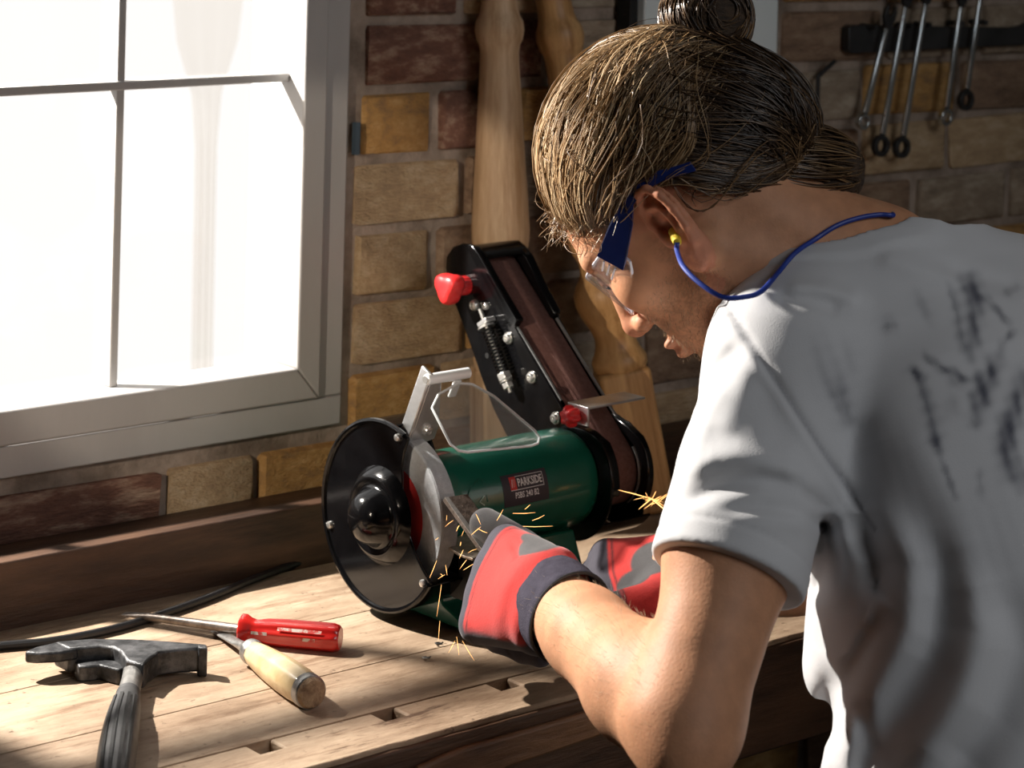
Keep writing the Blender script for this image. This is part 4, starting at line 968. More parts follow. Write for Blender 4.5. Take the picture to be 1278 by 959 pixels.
strokes = [(((1214, 335), (1216, 390), (1212, 445)), .0060, .85), (((1205, 345), (1222, 372)), .007, .8), (((1187, 352), (1196, 395), (1201, 440)), .0035, .55), (((1217, 356), (1240, 380), (1262, 402)), .0035, .6), (((1108, 400), (1109, 410)), .0055, .6),
    (((1154, 446), (1180, 464), (1214, 480)), .0034, .8), (((1243, 450), (1232, 480), (1219, 522)), .0065, .95), (((1222, 470), (1216, 505)), .0045, .7), (((1137, 465), (1152, 473)), .004, .9), (((1146, 470), (1160, 515), (1172, 560)), .0048, .7), (((1166, 548), (1170, 562)), .005, .9),
    (((1046, 484), (1054, 508), (1060, 524)), .0050, .6), (((1040, 470), (1050, 500)), .010, .3), (((1060, 430), (1060, 470)), .008, .18), (((1020, 425), (1032, 480)), .010, .22), (((1276, 470), (1264, 515), (1252, 556), (1256, 594)), .0072, .92), (((1252, 525), (1256, 560)), .006, .8), (((1262, 580), (1275, 612)), .005, .7),
    (((1250, 433), (1266, 412)), .003, .6), (((1175, 578), (1184, 602), (1191, 622)), .0025, .5), (((1220, 590), (1223, 622)), .003, .35), (((1145, 366), (1162, 397)), .006, .3), (((1270, 350), (1256, 362)), .004, .35), (((1184, 470), (1196, 486)), .004, .5), (((1210, 525), (1218, 540)), .003, .6), (((1190, 500), (1184, 520)), .006, .25), (((1128, 545), (1140, 640), (1160, 720)), .02, .16), (((1225, 640), (1240, 720)), .025, .15)]
strq = [([q2px(*p) for p in pl], w, a) for pl, w, a in strokes]
def shirt_colour(V):
    c = np.tile(np.array((.64, .64, .655)), (len(V), 1)); Q = q2(V); rr = np.random.default_rng(5)
    back = (V-V3(T0))@V3(tbk) < .03
    wob = .0016*np.sin(Q[:, 0]*410+Q[:, 1]*220)+.0012*np.sin(Q[:, 1]*500-Q[:, 0]*210)
    st = np.zeros(len(V))
    for pl, w, a in strq:
        n = len(pl)-1; best = np.full(len(V), 9.); tt = np.zeros(len(V))
        for i in range(n):
            d, t = seg2(Q, pl[i], pl[i+1]); m = d < best; best[m] = d[m]; tt[m] = ((i+t)/n)[m]
        fade = np.minimum(1, 2.2*np.minimum(tt+.25, 1.25-tt))
        g_ = a*fade*np.exp(-(np.maximum(best+wob*.6, 0)/w)**2)*(.8+.2*np.sin(Q[:, 0]*520+Q[:, 1]*190))
        st = 1-(1-st)*(1-np.clip(g_, 0, 1))
    sp_ = (V-V3(SMA))@V3(seam_n); ok = (np.abs((V-V3(lerp(SMA, SMB, .5)))@V3((SMB-SMA).normalized())) < .12) & ((V-V3(SL))@V3(vdir) < .02)
    c = mixc(c, .55*ok*np.exp(-(sp_/.0020)**2), (.2, .2, .22))
    return mixc(c, st*back*.95, (.055, .058, .085))
M_shirt = attr_mat('white_cotton', 'tint', rough=.92, bump=.22, bscale=900, spec=.15, sheen=.15)
tlo, thi = bb([T0, P0, SL, SR, HEM], .16)
surface('t_shirt', shirt_f, (1.20, .90, -.22), (2.06, 1.56, .50), .0026, M_shirt, man, shirt_colour, slack=1.9)

# ---- trousers and shoes
hipL, hipR = P0+TXo*-.095, P0+TXo*.095
knL, knR = Vector((1.452, 1.330, -.40)), Vector((1.70, 1.20, -.43)); anL, anR = Vector((1.46, 1.26, -.80)), Vector((1.74, 1.10, -.80))
def trousers(P):
    d = ell(P, P0+Vector((0, .01, 0)), (.175, .135, .13))
    for h_, k_, a_ in ((hipL, knL, anL), (hipR, knR, anR)):
        d = smin(d, cap(P, h_, k_, .092, .068), .04); d = smin(d, cap(P, k_, a_, .066, .055), .03)
    return smax(d, FL+.05-P[:, 2], .004)
M_trs = mat('black_work_trousers', (.010, .010, .012), (.02, .02, .022), rough=.85, scale=60, bump=.3, bscale=500, spec=.2)
surface('trousers', trousers, (1.3, .85, FL+.03), (1.95, 1.45, .05), .009, M_trs, man)
M_shoe = mat('black_leather', (.015, .014, .013), (.03, .027, .025), rough=.5, scale=30)
for a_ in (anL, anR):
    def shoe(P, a_=a_):
        d = cap(P, Vector((a_.x, a_.y-.02, FL+.045)), Vector((a_.x-.01, a_.y+.16, FL+.035)), .045, .038)
        d = smin(d, cap(P, Vector((a_.x, a_.y, FL+.05)), a_+Vector((0, 0, -.01)), .046, .05), .02)
        return smax(d, FL+.002-P[:, 2], .006)
    surface('shoe', shoe, (a_.x-.12, a_.y-.12, FL-.02), (a_.x+.12, a_.y+.26, -.72), .007, M_shoe, man)

# ---- gloves
M_glove = attr_mat('work_glove', 'tint', rough=.8, bump=.35, bscale=700, spec=.25, sheen=.2, mottle=.08, mscale=120)
RED, DARK, PAD = (.58, .035, .030), (.050, .046, .062), (.075, .072, .074)
def glove(Wp, a, nrm, thumb, side, curl, E_, label, pads):
    a = a.normalized(); nrm = (nrm-a*nrm.dot(a)).normalized(); b = nrm.cross(a)*side               # b points to the thumb side
    Fm = np.array((a, b, nrm), dtype=f4)
    def loc(P): return (P-V3(Wp))@Fm.T
    W2 = lambda t: Wp+a*t[0]+b*t[1]+nrm*t[2]
    tj = [loc(np.array([tuple(t)], f4))[0] for t in thumb]
    fingers = []
    for i, (bb_, ln, r) in enumerate(((.036, 1.0, .0122), (.0125, 1.08, .0126), (-.0115, 1.0, .0122), (-.0345, .82, .0112))):
        p = np.array((.088-.004*abs(i-1), bb_*1.05, -.001)); ch = [p]; an = 0
        for L_, c in zip((.046, .030, .024), curl[i]):
            an += math.radians(c); p = p+np.array((math.cos(an), 0, -math.sin(an)))*L_*ln; ch.append(p)
        fingers.append((ch, [r*1.10, r*1.06, r, r*.92]))
    def f(P):
        q = loc(P)
        d = cap(q, (-.012, 0, -.001), (.020, .002, 0), .030, .033)
        d = smin(d, poly(q, [(.012, .020, -.002), (.086, .036, -.001)], [.0235, .0165]), .016)
        d = smin(d, poly(q, [(.012, .004, .001), (.088, .012, .0)], [.0250, .0175]), .016)
        d = smin(d, poly(q, [(.012, -.012, .001), (.086, -.012, .0)], [.0250, .0170]), .016)
        d = smin(d, poly(q, [(.010, -.020, -.002), (.082, -.036, -.002)], [.0240, .0160]), .016)
        for ch, r in fingers:
            d = smin(d, poly(q, ch, r, .004), .007)
        d = smin(d, poly(q, [(.020, .018, -.006)]+tj, [.0230, .0205, .0175, .0160, .0148]), .012)
        cr = poly(q, [(.060, .034, .012), (.035, .024, .022), (.020, .0, .026)], .0); d = d+.0022*np.exp(-(cr/.004)**2)
        kn = poly(q, [(.096, .040, .004), (.098, .0, .008), (.094, -.040, .004)], .0); d = d+.0016*np.exp(-(kn/.003)**2)
        # soft wrinkles of the knit across the wrist and back
        return (d+.0011*np.sin(q[:, 0]*190+q[:, 1]*60)*sstep(.05, .0, q[:, 0])).astype(f4)
    def col(V):
        q = loc(V); c = np.tile(np.array(RED), (len(V), 1)); x, y, z = q[:, 0], q[:, 1], q[:, 2]
        ch0 = np.minimum.reduce([poly(q, ch, .0) for ch, r in fingers])
        tip = poly(q, [tj[-2], tj[-1]], .0)
        palm = sstep(-.006, -.010, z-.05*np.clip(-.015-y, 0, 1))
        c = mixc(c, palm, DARK)
        edge = sstep(-.030, -.034, y)*sstep(.004, -.002, z-.010); c = mixc(c, edge, DARK)
        c = mixc(c, sstep(.0835, .0855, x+.10*np.abs(y)-.0)*1.0, DARK)
        seam = np.exp(-((x+.10*np.abs(y)-.0805)/.0011)**2); c = mixc(c, seam*.8, (.012, .010, .014))
        for (px_, rad) in pads:
            c = mixc(c, sstep(rad, rad-.003, np.linalg.norm((q-np.array(px_, f4)), axis=-1)), PAD)
        c = mixc(c, sstep(.0195, .0165, tip), PAD)
        return c
    pts = [W2(t) for t in ((-.05, -.07, -.08), (.16, .08, .05), (-.05, .08, .05), (.16, -.07, -.08), (-.05, -.07, .05), (.16, .08, -.08), (-.05, .08, -.08), (.16, -.07, .05))]+list(thumb)
    lo_, hi_ = bb(pts, .02)
    g = surface('glove', f, lo_, hi_, .0019, M_glove, man, col); g['label'] = label
    ax = (E_-Wp).normalized()
    u = nrm-ax*nrm.dot(ax); u.normalize(); w = ax.cross(u)
    mb = MB(); vs = []; fs = []; n = 48; prof = [(-.018, .0325), (-.006, .0355), (.006, .0370), (.020, .0362), (.030, .0365), (.036, .0368), (.0375, .0355), (.036, .0338), (.020, .0330), (-.004, .0320)]
    for t, r in prof:
        for k in range(n):
            q = 2*PI*k/n; rr = r*(1+.012*math.sin(5*q+t*90)+.01*math.sin(9*q)); vs.append(Wp+ax*t+u*math.cos(q)*rr*.93+w*math.sin(q)*rr*1.10)
    for i in range(len(prof)-1):
        for k in range(n): fs.append((i*n+k, i*n+(k+1) % n, (i+1)*n+(k+1) % n, (i+1)*n+k))
    cf = mb.add(vs, fs).build('cuff', mat('cuff_knit', (.040, .036, .052), (.062, .056, .078), rough=.9, scale=90, bump=.4, bscale=900, spec=.15), None, angle=60)
    cf.parent = g; cf.matrix_parent_inverse = g.matrix_world.inverted(); cf['label'] = 'dark knitted wrist cuff'
    piping = MB().tube([Wp+ax*.0368+u*math.cos(2*PI*k/40)*.0335+w*math.sin(2*PI*k/40)*.0395 for k in range(41)], .0014, 6).build('cuff_piping', M_black, None); piping.parent = g; piping.matrix_parent_inverse = g.matrix_world.inverted()
    return g
LA = (at_d(588, 722, 2.115)-WL)
LN = Vector((-.80, -.10, .50))
thumbL = [at_d(668, 702, 2.100), at_d(655, 688, 2.125), at_d(629, 670, 2.155), at_d(606, 655, 2.172)]
glove(WL, LA, LN, thumbL, -1, ((62, 55, 40), (66, 58, 40), (70, 58, 40), (74, 58, 40)), EL, 'red and grey left work glove gripping the steel at the wheel', [((.028, .040, .014), .021), ((.045, .050, .006), .016)])
RA = Vector((-.80, .58, -.12)); RN = Vector((-.25, -.45, .85))
thumbR = [WRr+Vector((-.045, -.005, -.005)), WRr+Vector((-.072, -.006, -.010)), WRr+Vector((-.098, .008, -.016)), WRr+Vector((-.112, .020, -.020))]
glove(WRr, RA, RN, thumbR, 1, ((40, 50, 40), (45, 55, 40), (48, 55, 40), (52, 55, 40)), ER, 'red right work glove with black pads resting behind the forearm', [((.040, .0, .022), .026), ((.062, .022, .018), .020)])

# ================================================================ HAIR
def Hd(px, py, D): v = to_head(np.array([tuple(at_d(px, py, D))], f4))[0]; return np.array(v, float)
HC = np.array((0, -.018, .045))
BUNP = Hd(862, 92, 2.05); BUN = at_d(882, 26, 2.07); TAILP = Hd(968, 205, 2.03); TAIL = at_d(1028, 212, 2.055)
LUMP = Hd(940, 150, 2.05)
def hairline(y, x):                                              # height of the hairline at a place along the head, seen from the side
    return np.interp(y, (-.12, -.085, -.055, -.035, -.012, .014, .030, .050, .068, .085), (-.060, -.050, -.030, .012, .040, .040, .036, .050, .070, .082))
def cap_raw(q):
    d = ell(q, (0, -.016, .049), (.0825, .1035, .0945))
    d = smin(d, ell(q, LUMP*np.array((.55, 1, 1)), (.057, .045, .052)), .03)
    d = smin(d, sph(q, BUNP, .022), .03)
    return d
def hair_cap(P):
    q = to_head(P); d = cap_raw(q)-.0006*np.sin(q[:, 1]*500)*np.sin(q[:, 0]*300)
    return smax(d, (hairline(q[:, 1], q[:, 0])-q[:, 2]).astype(f4)*.8, .004)*HS
M_hair = attr_mat('hair_strand', 'tint', rough=.36, spec=.55)
M_cap = mat('hair_base', (.020, .010, .005), (.075, .042, .020), rough=.6, scale=60, stretch=(1, 1, 3), bump=.6, bscale=240)
lo_, hi_ = bb([from_head(c) for c in ((-.12, -.16, -.08), (.12, .12, .18), (-.12, .12, -.08), (.12, -.16, .18), (-.12, -.16, .18), (.12, .12, .18))], .01)
hair = surface('hair', hair_cap, lo_, hi_, .0036, M_cap, man); hair['label'] = 'brown sun-bleached hair swept up from the forehead'
def strand_mesh(name, paths, rad, cols, parent, m=M_hair, label=None):
    """paths (n,k,3) in world coordinates, rad (n,) root radius, cols (n,k,3)"""
    n, k, _ = paths.shape
    t = np.empty_like(paths); t[:, 1:-1] = paths[:, 2:]-paths[:, :-2]; t[:, 0] = paths[:, 1]-paths[:, 0]; t[:, -1] = paths[:, -1]-paths[:, -2]
    t /= np.linalg.norm(t, axis=-1, keepdims=True)+1e-9
    ref = np.array((.31, .27, .91)); u = np.cross(t, ref); u /= np.linalg.norm(u, axis=-1, keepdims=True)+1e-9; w = np.cross(t, u)
    prof = np.clip(np.minimum(np.linspace(0, 1, k)*6+.35, (1-np.linspace(0, 1, k))*4+.15), 0, 1)
    rr = rad[:, None]*prof[None]
    V = np.stack([paths+(u*math.cos(a)+w*math.sin(a))*rr[..., None] for a in (0, 2*PI/3, 4*PI/3)], 2)    # n,k,3,3
    idx = np.arange(n*k*3).reshape(n, k, 3); Q = []
    for a in range(3):
        b = (a+1) % 3; Q.append(np.stack((idx[:, :-1, a], idx[:, :-1, b], idx[:, 1:, b], idx[:, 1:, a]), -1).reshape(-1, 4))
    Q = np.concatenate(Q); V = V.reshape(-1, 3)
    me = bpy.data.meshes.new(name); me.vertices.add(len(V)); me.vertices.foreach_set('co', V.astype(f4).ravel())
    me.loops.add(Q.size); me.loops.foreach_set('vertex_index', Q.astype(np.int32).ravel())
    me.polygons.add(len(Q)); me.polygons.foreach_set('loop_start', np.arange(0, Q.size, 4, dtype=np.int32)); me.polygons.foreach_set('loop_total', np.full(len(Q), 4, np.int32))
    me.update(calc_edges=True); me.shade_smooth()
    C = np.repeat(cols[:, :, None, :], 3, 2).reshape(-1, 3)
    ca = me.color_attributes.new('tint', 'FLOAT_COLOR', 'POINT'); ca.data.foreach_set('color', np.concatenate((C, np.ones((len(C), 1))), 1).astype(f4).ravel())
    me.materials.append(m); o = bpy.data.objects.new(name, me); COL.objects.link(o); o['kind'] = 'stuff'
    bpy.context.view_layer.update(); o.parent = parent; o.matrix_parent_inverse = parent.matrix_world.inverted()
    if label: o['label'] = label
    return o
hr = np.random.default_rng(11)
def to_world(q): return np.array(tuple(HO))+HS*(q[..., 0:1]*np.array(tuple(hr2))+q[..., 1:2]*np.array(tuple(hf))+q[..., 2:3]*np.array(tuple(hu2)))
def on_cap(D):                                                    # distance from HC along directions D to the hair surface
    lo_ = np.full(len(D), .03); hi_ = np.full(len(D), .19)
    for _ in range(13):
        m = (lo_+hi_)/2; ins = cap_raw((HC+D*m[:, None]).astype(f4)) < 0
        lo_ = np.where(ins, m, lo_); hi_ = np.where(ins, hi_, m)
    return lo_
DARKH, MID, GOLD, PALE = np.array((.030, .015, .007)), np.array((.13, .070, .030)), np.array((.34, .205, .095)), np.array((.58, .43, .26))
def flow(n, roots, target, k=16, wav=.004, lift=(.000, .007), spread=.010, gold=.5, clump=110):
    """strands over the head from root points (in head coordinates) to one gathering point"""
    R0 = roots(n); d0 = R0-HC; d0 /= np.linalg.norm(d0, axis=1, keepdims=True)
    tg = target+hr.normal(0, spread, (n, 3)); d1 = tg-HC; d1 /= np.linalg.norm(d1, axis=1, keepdims=True)
    ang = np.arccos(np.clip((d0*d1).sum(1), -1, 1)); tt = np.linspace(0, 1, k)
    s0 = np.sin((1-tt)[None]*ang[:, None])/np.sin(ang)[:, None]; s1 = np.sin(tt[None]*ang[:, None])/np.sin(ang)[:, None]
    D = s0[..., None]*d0[:, None]+s1[..., None]*d1[:, None]
    side = np.cross(d0, d1); side /= np.linalg.norm(side, axis=1, keepdims=True)+1e-9
    ci = hr.choice(n, clump, replace=False); cl = np.argmin(((R0[:, None]-R0[ci][None])**2).sum(-1)+hr.random((n, clump))*2e-5, 1); ph = hr.random(clump)*6.28; am = hr.normal(0, 1, clump)
    wv = wav*(np.sin(tt[None]*(5+3*hr.random((n, 1)))+ph[cl][:, None])*am[cl][:, None]+.35*hr.normal(0, 1, (n, 1))*np.sin(tt[None]*9+hr.random((n, 1))*6))*np.sin(np.minimum(tt, .95)*PI)[None]**.6
    D = D+side[:, None]*(wv/.1)[..., None]; D = D+(D[ci][cl]-D)*(.72*np.sin(np.clip(tt*1.1, 0, 1)*PI)**.7)[None, :, None]; D /= np.linalg.norm(D, axis=-1, keepdims=True)
    rad_ = on_cap(D.reshape(-1, 3)).reshape(n, k)
    lf = (lift[0]+(lift[1]-lift[0])*np.clip(.55*hr.random((n, 1))**1.5+.6*(hr.random(clump)**1.5)[cl][:, None], 0, 1.2))*(np.sin(tt*PI)[None]**.5)+.0006
    pts = HC+D*(rad_+lf)[..., None]
    g = np.clip(hr.normal(gold, .20, (n, 1))+hr.normal(0, .17, clump)[cl][:, None], 0, 1)*np.ones((1, k))
    g = np.clip(g+.10*np.sin(tt*7+hr.random((n, 1))*6), 0, 1)
    return pts, g
def tint(g, bright=1):
    g = g[..., None]; c = np.where(g < .33, DARKH+(MID-DARKH)*g*3, np.where(g < .7, MID+(GOLD-MID)*(g-.33)/.37, GOLD+(PALE-GOLD)*(g-.7)/.3)); return c*bright
def roots_front(n):
    x = hr.uniform(-.072, .072, n); y = .086-(np.abs(x)/.072)**2.4*.075+hr.uniform(-.02, .012, n)
    z = hairline(y, x)+np.abs(hr.normal(0, .009, n)); return np.stack((x, y, z), 1)
def roots_side(n):
    sgn = np.where(hr.random(n) < .8, -1, 1); y = hr.uniform(-.028, .052, n); z = hairline(y, 0)+np.abs(hr.normal(0, .016, n)); return np.stack((sgn*.070, y, z), 1)
def roots_back(n):
    x = hr.uniform(-.075, .05, n); y = hr.uniform(-.10, -.020, n); z = np.maximum(hairline(y, 0)+np.abs(hr.normal(0, .03, n)), -.05); return np.stack((x-.012, y, z), 1)
PA, GA = flow(2300, roots_front, BUNP, gold=.72, spread=.012, wav=.0075, lift=(0, .009))  # front strands lighter, back ones darker: light partly put into their colour
PB, GB = flow(1500, roots_side, BUNP, gold=.46, spread=.013, wav=.009)
PC, GC = flow(1100, roots_back, TAILP, gold=.13, spread=.010, wav=.004, lift=(0, .006))
def roots_top(n):
    x = hr.normal(0, .045, n); y = hr.uniform(-.10, -.04, n); z = hr.uniform(.06, .13, n); return np.stack((x, y, z), 1)
PD, GD = flow(600, roots_top, TAILP, gold=.05, spread=.012, wav=.007, lift=(0, .010))
PE, GE = flow(150, roots_front, BUNP, gold=.82, spread=.016, wav=.014, lift=(.001, .011), clump=60)
PF, GF = flow(130, roots_side, BUNP, gold=.60, spread=.02, wav=.018, lift=(.001, .011), clump=60)
PG, GG = flow(70, roots_back, TAILP, gold=.5, spread=.015, wav=.016, lift=(.001, .009), clump=40)
allp = np.concatenate((PA, PB, PC, PD, PE, PF, PG)); allg = np.concatenate((GA, GB, GC, GD, GE, GF, GG))
strand_mesh('hair_strands', to_world(allp), hr.uniform(.00028, .00070, len(allp)), tint(allg), hair)
# loose curls at the hairline and fly-away strands
n = 150; k = 14; tt = np.linspace(0, 1, k)
r0 = roots_front(n); r0[:, 0] = -np.abs(r0[:, 0])*hr.choice((1, 1, 1, -1), n)
out = r0-HC; out /= np.linalg.norm(out, axis=1, keepdims=True); ln = hr.uniform(.008, .020, n); ph = hr.random(n)*6.28
dwn = np.tile(np.array((0, .55, -.55)), (n, 1))+hr.normal(0, .45, (n, 3))
rad_ = on_cap(out)
base = HC+out*(rad_+.001)[:, None]
curl = (np.sin(tt[None]*hr.uniform(4, 11, (n, 1))+ph[:, None])[..., None]*hr.normal(0, 1, (n, 1, 3))*.0045)*tt[None, :, None]
pts = base[:, None]+(out[:, None]*.35+dwn[:, None])*(ln[:, None]*tt[None])[..., None]+curl
n2 = 60; o2 = hr.normal(0, 1, (n2, 3)); o2[:, 2] = np.abs(o2[:, 2])+.2; o2 /= np.linalg.norm(o2, axis=1, keepdims=True); b2 = HC+o2*on_cap(o2)[:, None]
tg = np.cross(o2, hr.normal(0, 1, (n2, 3))); tg /= np.linalg.norm(tg, axis=1, keepdims=True)
p2_ = b2[:, None]+tg[:, None]*((tt-.5)*.06)[None, :, None]*hr.uniform(.6, 1.3, (n2, 1, 1))+o2[:, None]*(np.sin(tt*PI)[None, :, None]*hr.uniform(.004, .016, (n2, 1, 1))-.002)
allp = np.concatenate((pts, p2_)); g = np.clip(hr.normal(.6, .2, (len(allp), 1)), 0, 1)*np.ones((1, k))
strand_mesh('loose_curls', to_world(allp), hr.uniform(.00022, .0004, len(allp)), tint(g), hair)
# bun on the crown
bc = np.array(tuple(BUN)); by = np.array(tuple((-vdir+RGT*.55+UP*.1).normalized())); bx = np.cross(by, (0, 0, 1)); bx /= np.linalg.norm(bx); bz = np.cross(bx, by)
def bun_f(P): return ell(P, BUN, (.040, .038, .038))
def neck_of_bun(P): return cap(P, to_world(BUNP[None])[0], bc, .021, .024)
bun = surface('hair_bun', lambda P: smin(bun_f(P), neck_of_bun(P), .012)+.0012*np.sin(P[:, 0]*420+P[:, 2]*260), bc-.075, bc+.065, .0034, M_cap, man); bun['label'] = 'coiled hair bun'
def bun_strands(n, R, ax_jit, gold):
    k = 22; out = []; gs = []
    for i in range(n):
        a0 = hr.random()*6.28; span = hr.uniform(2.0, 4.2); th = a0+np.linspace(0, span, k); lat = hr.normal(0, .55)+.12*np.sin(np.linspace(0, 5, k)+hr.random()*6)
        lat = np.clip(lat, -1.3, 1.3)
        v = np.cos(lat)[:, None]*(np.cos(th)[:, None]*bx+np.sin(th)[:, None]*bz)+np.sin(lat)[:, None]*by
        r_ = R*(1+hr.uniform(-.03, .06)+.02*np.sin(th*3)); out.append(bc+v*r_[:, None]); gs.append(np.clip(hr.normal(gold, .2), 0, 1)*np.ones(k))
    return np.array(out), np.array(gs)
p_, g_ = bun_strands(420, .0395, 0, .22); strand_mesh('bun_strands', p_, hr.uniform(.0004, .0009, len(p_)), tint(g_), bun)
k = 14; n = 260; tt = np.linspace(0, 1, k); b0 = to_world(BUNP[None])[0]; axv = bc-b0; e1 = np.cross(axv, bx); e1 /= np.linalg.norm(e1); e2 = np.cross(axv/np.linalg.norm(axv), e1)
a = hr.random(n)*6.28; rr = (.030-.012*np.sin(tt*PI*.8))[None]*(1+.08*hr.normal(0, 1, (n, 1))); tw_ = a[:, None]+tt[None]*hr.uniform(.3, 1.3, (n, 1))
p_ = b0-axv*.15+(axv*1.05)*tt[None, :, None]+np.cos(tw_)[..., None]*e1*rr[..., None]+np.sin(tw_)[..., None]*e2*rr[..., None]
g_ = np.clip(hr.normal(.5, .25, (n, 1)), 0, 1)*np.ones((1, k)); strand_mesh('bun_wrap', p_, hr.uniform(.0004, .0009, n), tint(g_), bun)
# looped tail at the nape
tcn = np.array(tuple(TAIL)); tb_ = to_world(TAILP[None])[0]
tail = surface('hair_tail', lambda P: smin(ell(P, TAIL, (.035, .035, .034)), cap(P, tb_, tcn, .026, .022), .015)+.0010*np.sin(P[:, 0]*380-P[:, 2]*300), tcn-.085, tcn+.06, .0034, M_cap, man); tail['label'] = 'looped tail of hair at the nape'
k = 18; n = 420; tt = np.linspace(0, 1, k); av = tcn-tb_; L_ = np.linalg.norm(av); av = av/L_; vq = np.array(tuple(q_u)); s1_ = vq-av*(vq@av); s1_ /= np.linalg.norm(s1_); s2_ = np.cross(av, s1_)
a = hr.uniform(0, 6.28, n); sp_ = hr.uniform(.75, 1.12, (n, 1)); reach = (L_+.038*hr.uniform(.75, 1.1, (n, 1)))
x_ = -.020+reach*np.sin(np.clip(tt*1.15, 0, 1.15)*PI/2)[None]; rad2 = .036*sp_*np.sqrt(np.clip(1-((x_-L_*.55)/(L_*.45+.040))**2, 0.02, 1))
dr = a[:, None]+(tt[None]-.5)*hr.uniform(-.6, .6, (n, 1))
p_ = tb_+av*x_[..., None]+(np.cos(dr)[..., None]*s1_+np.sin(dr)[..., None]*s2_)*rad2[..., None]
g_ = np.clip(hr.normal(.36, .25, (n, 1)), 0, 1)*np.ones((1, k)); strand_mesh('tail_strands', p_, hr.uniform(.0004, .0009, n), tint(g_), tail)
# short hairs on jaw and forearm
bo = next(o for o in man.children if o.name.startswith('body')); me = bo.data
co = np.empty(len(me.vertices)*3, f4); me.vertices.foreach_get('co', co); co = co.reshape(-1, 3); no = np.empty(len(me.vertices)*3, f4); me.vertices.foreach_get('normal', no); no = no.reshape(-1, 3)
q = to_head(co); jaw = (np.abs(q[:, 0]) < .075) & (q[:, 1] > -.005) & (q[:, 2] < -.018-.25*np.clip(q[:, 1]-.05, 0, 1)) & (q[:, 2] > -.125) & ~((np.abs(q[:, 0]) < .024) & (np.abs(q[:, 2]+.06) < .008)) & ~((q[:, 2] > -.045) & (np.abs(q[:, 0]) < .03))
def fuzz(mask, n, ln, rad, drift, c0, c1, name):
    I = hr.choice(np.nonzero(mask)[0], n); k = 4; tt = np.linspace(0, 1, k)
    d = no[I]*.6+drift+hr.normal(0, .30, (n, 3)); d /= np.linalg.norm(d, axis=1, keepdims=True); l_ = ln*hr.uniform(.6, 1.3, (n, 1, 1))
    p = co[I][:, None]+d[:, None]*tt[None, :, None]*l_+np.array(drift)[None, None]*(tt**2)[None, :, None]*l_*.4
    c = np.array(c0)+(np.array(c1)-np.array(c0))*hr.random((n, 1, 1)); strand_mesh(name, p, np.full(n, rad), np.tile(c, (1, k, 1)), man)
fuzz(jaw, 2600, .0038, .00013, np.array(tuple(hf*.2-hu2*.5)), (.16, .085, .045), (.55, .38, .22), 'beard_stubble')
fa = (cap(co, lerp(EL, WL, .05), lerp(EL, WL, .92), .055, .05) < 0)
fa &= ((co-V3(EL))[:, 2] > .06*(np.linalg.norm(co-V3(EL), axis=1)))
fuzz(fa, 500, .0065, .00008, np.array(tuple((WL-EL).normalized()*.9)), (.30, .19, .10), (.58, .43, .27), 'forearm_hair')

# ================================================================ SAFETY GLASSES, EAR PLUGS
def keep_obj(o, parent): o.parent = parent; o.matrix_parent_inverse = parent.matrix_world.inverted(); return o
GO = from_head((0, .10, .02))
gl = empty('safety_glasses', GO, label='clear safety glasses with wide navy blue side arms on the bent head', cat='glasses'); bpy.context.view_layer.update()
M_navy = mat('navy_plastic', (.010, .024, .14), (.014, .032, .17), rough=.35, scale=40)
M_lens = glass_mat('lens_plastic', (.95, .95, .97), gloss=.25, haze=.05, hazec=(.8, .8, .85))
def lens_pt(a, z):
    tilt = (z-.02)*.12
    return (.0700*math.sin(a), .024+.0790*math.cos(a)+tilt*.6, z)
vs = []; fs = []; nu, nv = 40, 8; A = math.radians(74); edge_t = []; edge_b = []
for i in range(nu+1):
    a = -A+2*A*i/nu; f_ = abs(a)/A
    zt = .031+.0*f_**2; zb = -.017+.016*math.exp(-(a/.16)**2)+.026*f_**4
    for j in range(nv+1): vs.append(from_head(lens_pt(a, zb+(zt-zb)*j/nv)))
    edge_t.append(from_head(lens_pt(a, zt))); edge_b.append(from_head(lens_pt(a, zb)))
for i in range(nu):
    for j in range(nv): q = i*(nv+1)+j; fs.append((q, q+nv+1, q+nv+2, q+1))
ln = keep_obj(MB().add(vs, fs).build('lens', M_lens, None), gl); so = ln.modifiers.new('t', 'SOLIDIFY'); so.thickness = .002
M_rim = mat('clear_rim', (.70, .68, .74), rough=.2, spec=.7)
ring = edge_b+edge_t[::-1]+[edge_b[0]]
keep_obj(MB().tube(ring, .0011, 6).build('lens_rim', M_rim, None), gl)
def side_arm(sg):
    P = lambda y, z, x=.0795: (sg*x, y, z)
    outl = [P(.057, .031, .0745), P(.051, .008, .0750), P(.039, .0125, .0770), P(.016, .024, .0790), P(.002, .034, .0800), P(-.014, .034, .0815), P(-.032, .027, .081), P(-.054, .013, .079), P(-.056, .021, .079), P(-.034, .0355, .081), P(-.014, .0425, .0815), P(.006, .0430), P(.030, .0385, .0780)]
    v0 = [Vector(from_head(p)) for p in outl]; v1 = [Vector(from_head((p[0]+sg*.0025, p[1], p[2]))) for p in outl]; n = len(v0)
    fs = [tuple(range(n)), tuple(range(n, 2*n))[::-1]]+[(i, n+i, n+(i+1) % n, (i+1) % n) for i in range(n)]
    o = MB().add(v0+v1, fs).build('side_arm', M_navy, None, smooth=False); keep_obj(o, gl)
    for k in range(3):                                           # ribs at the joint with the lens
        a = from_head(P(.0545+.001*k, .014+.005*k, .0765)); b = from_head(P(.066, .011+.005*k, .0700)); keep_obj(MB().tube([a, b], .0009, 6).build('joint_rib', M_rim, None), gl)
side_arm(-1); side_arm(1)
bpy.context.view_layer.update(); DG = bpy.context.evaluated_depsgraph_get()
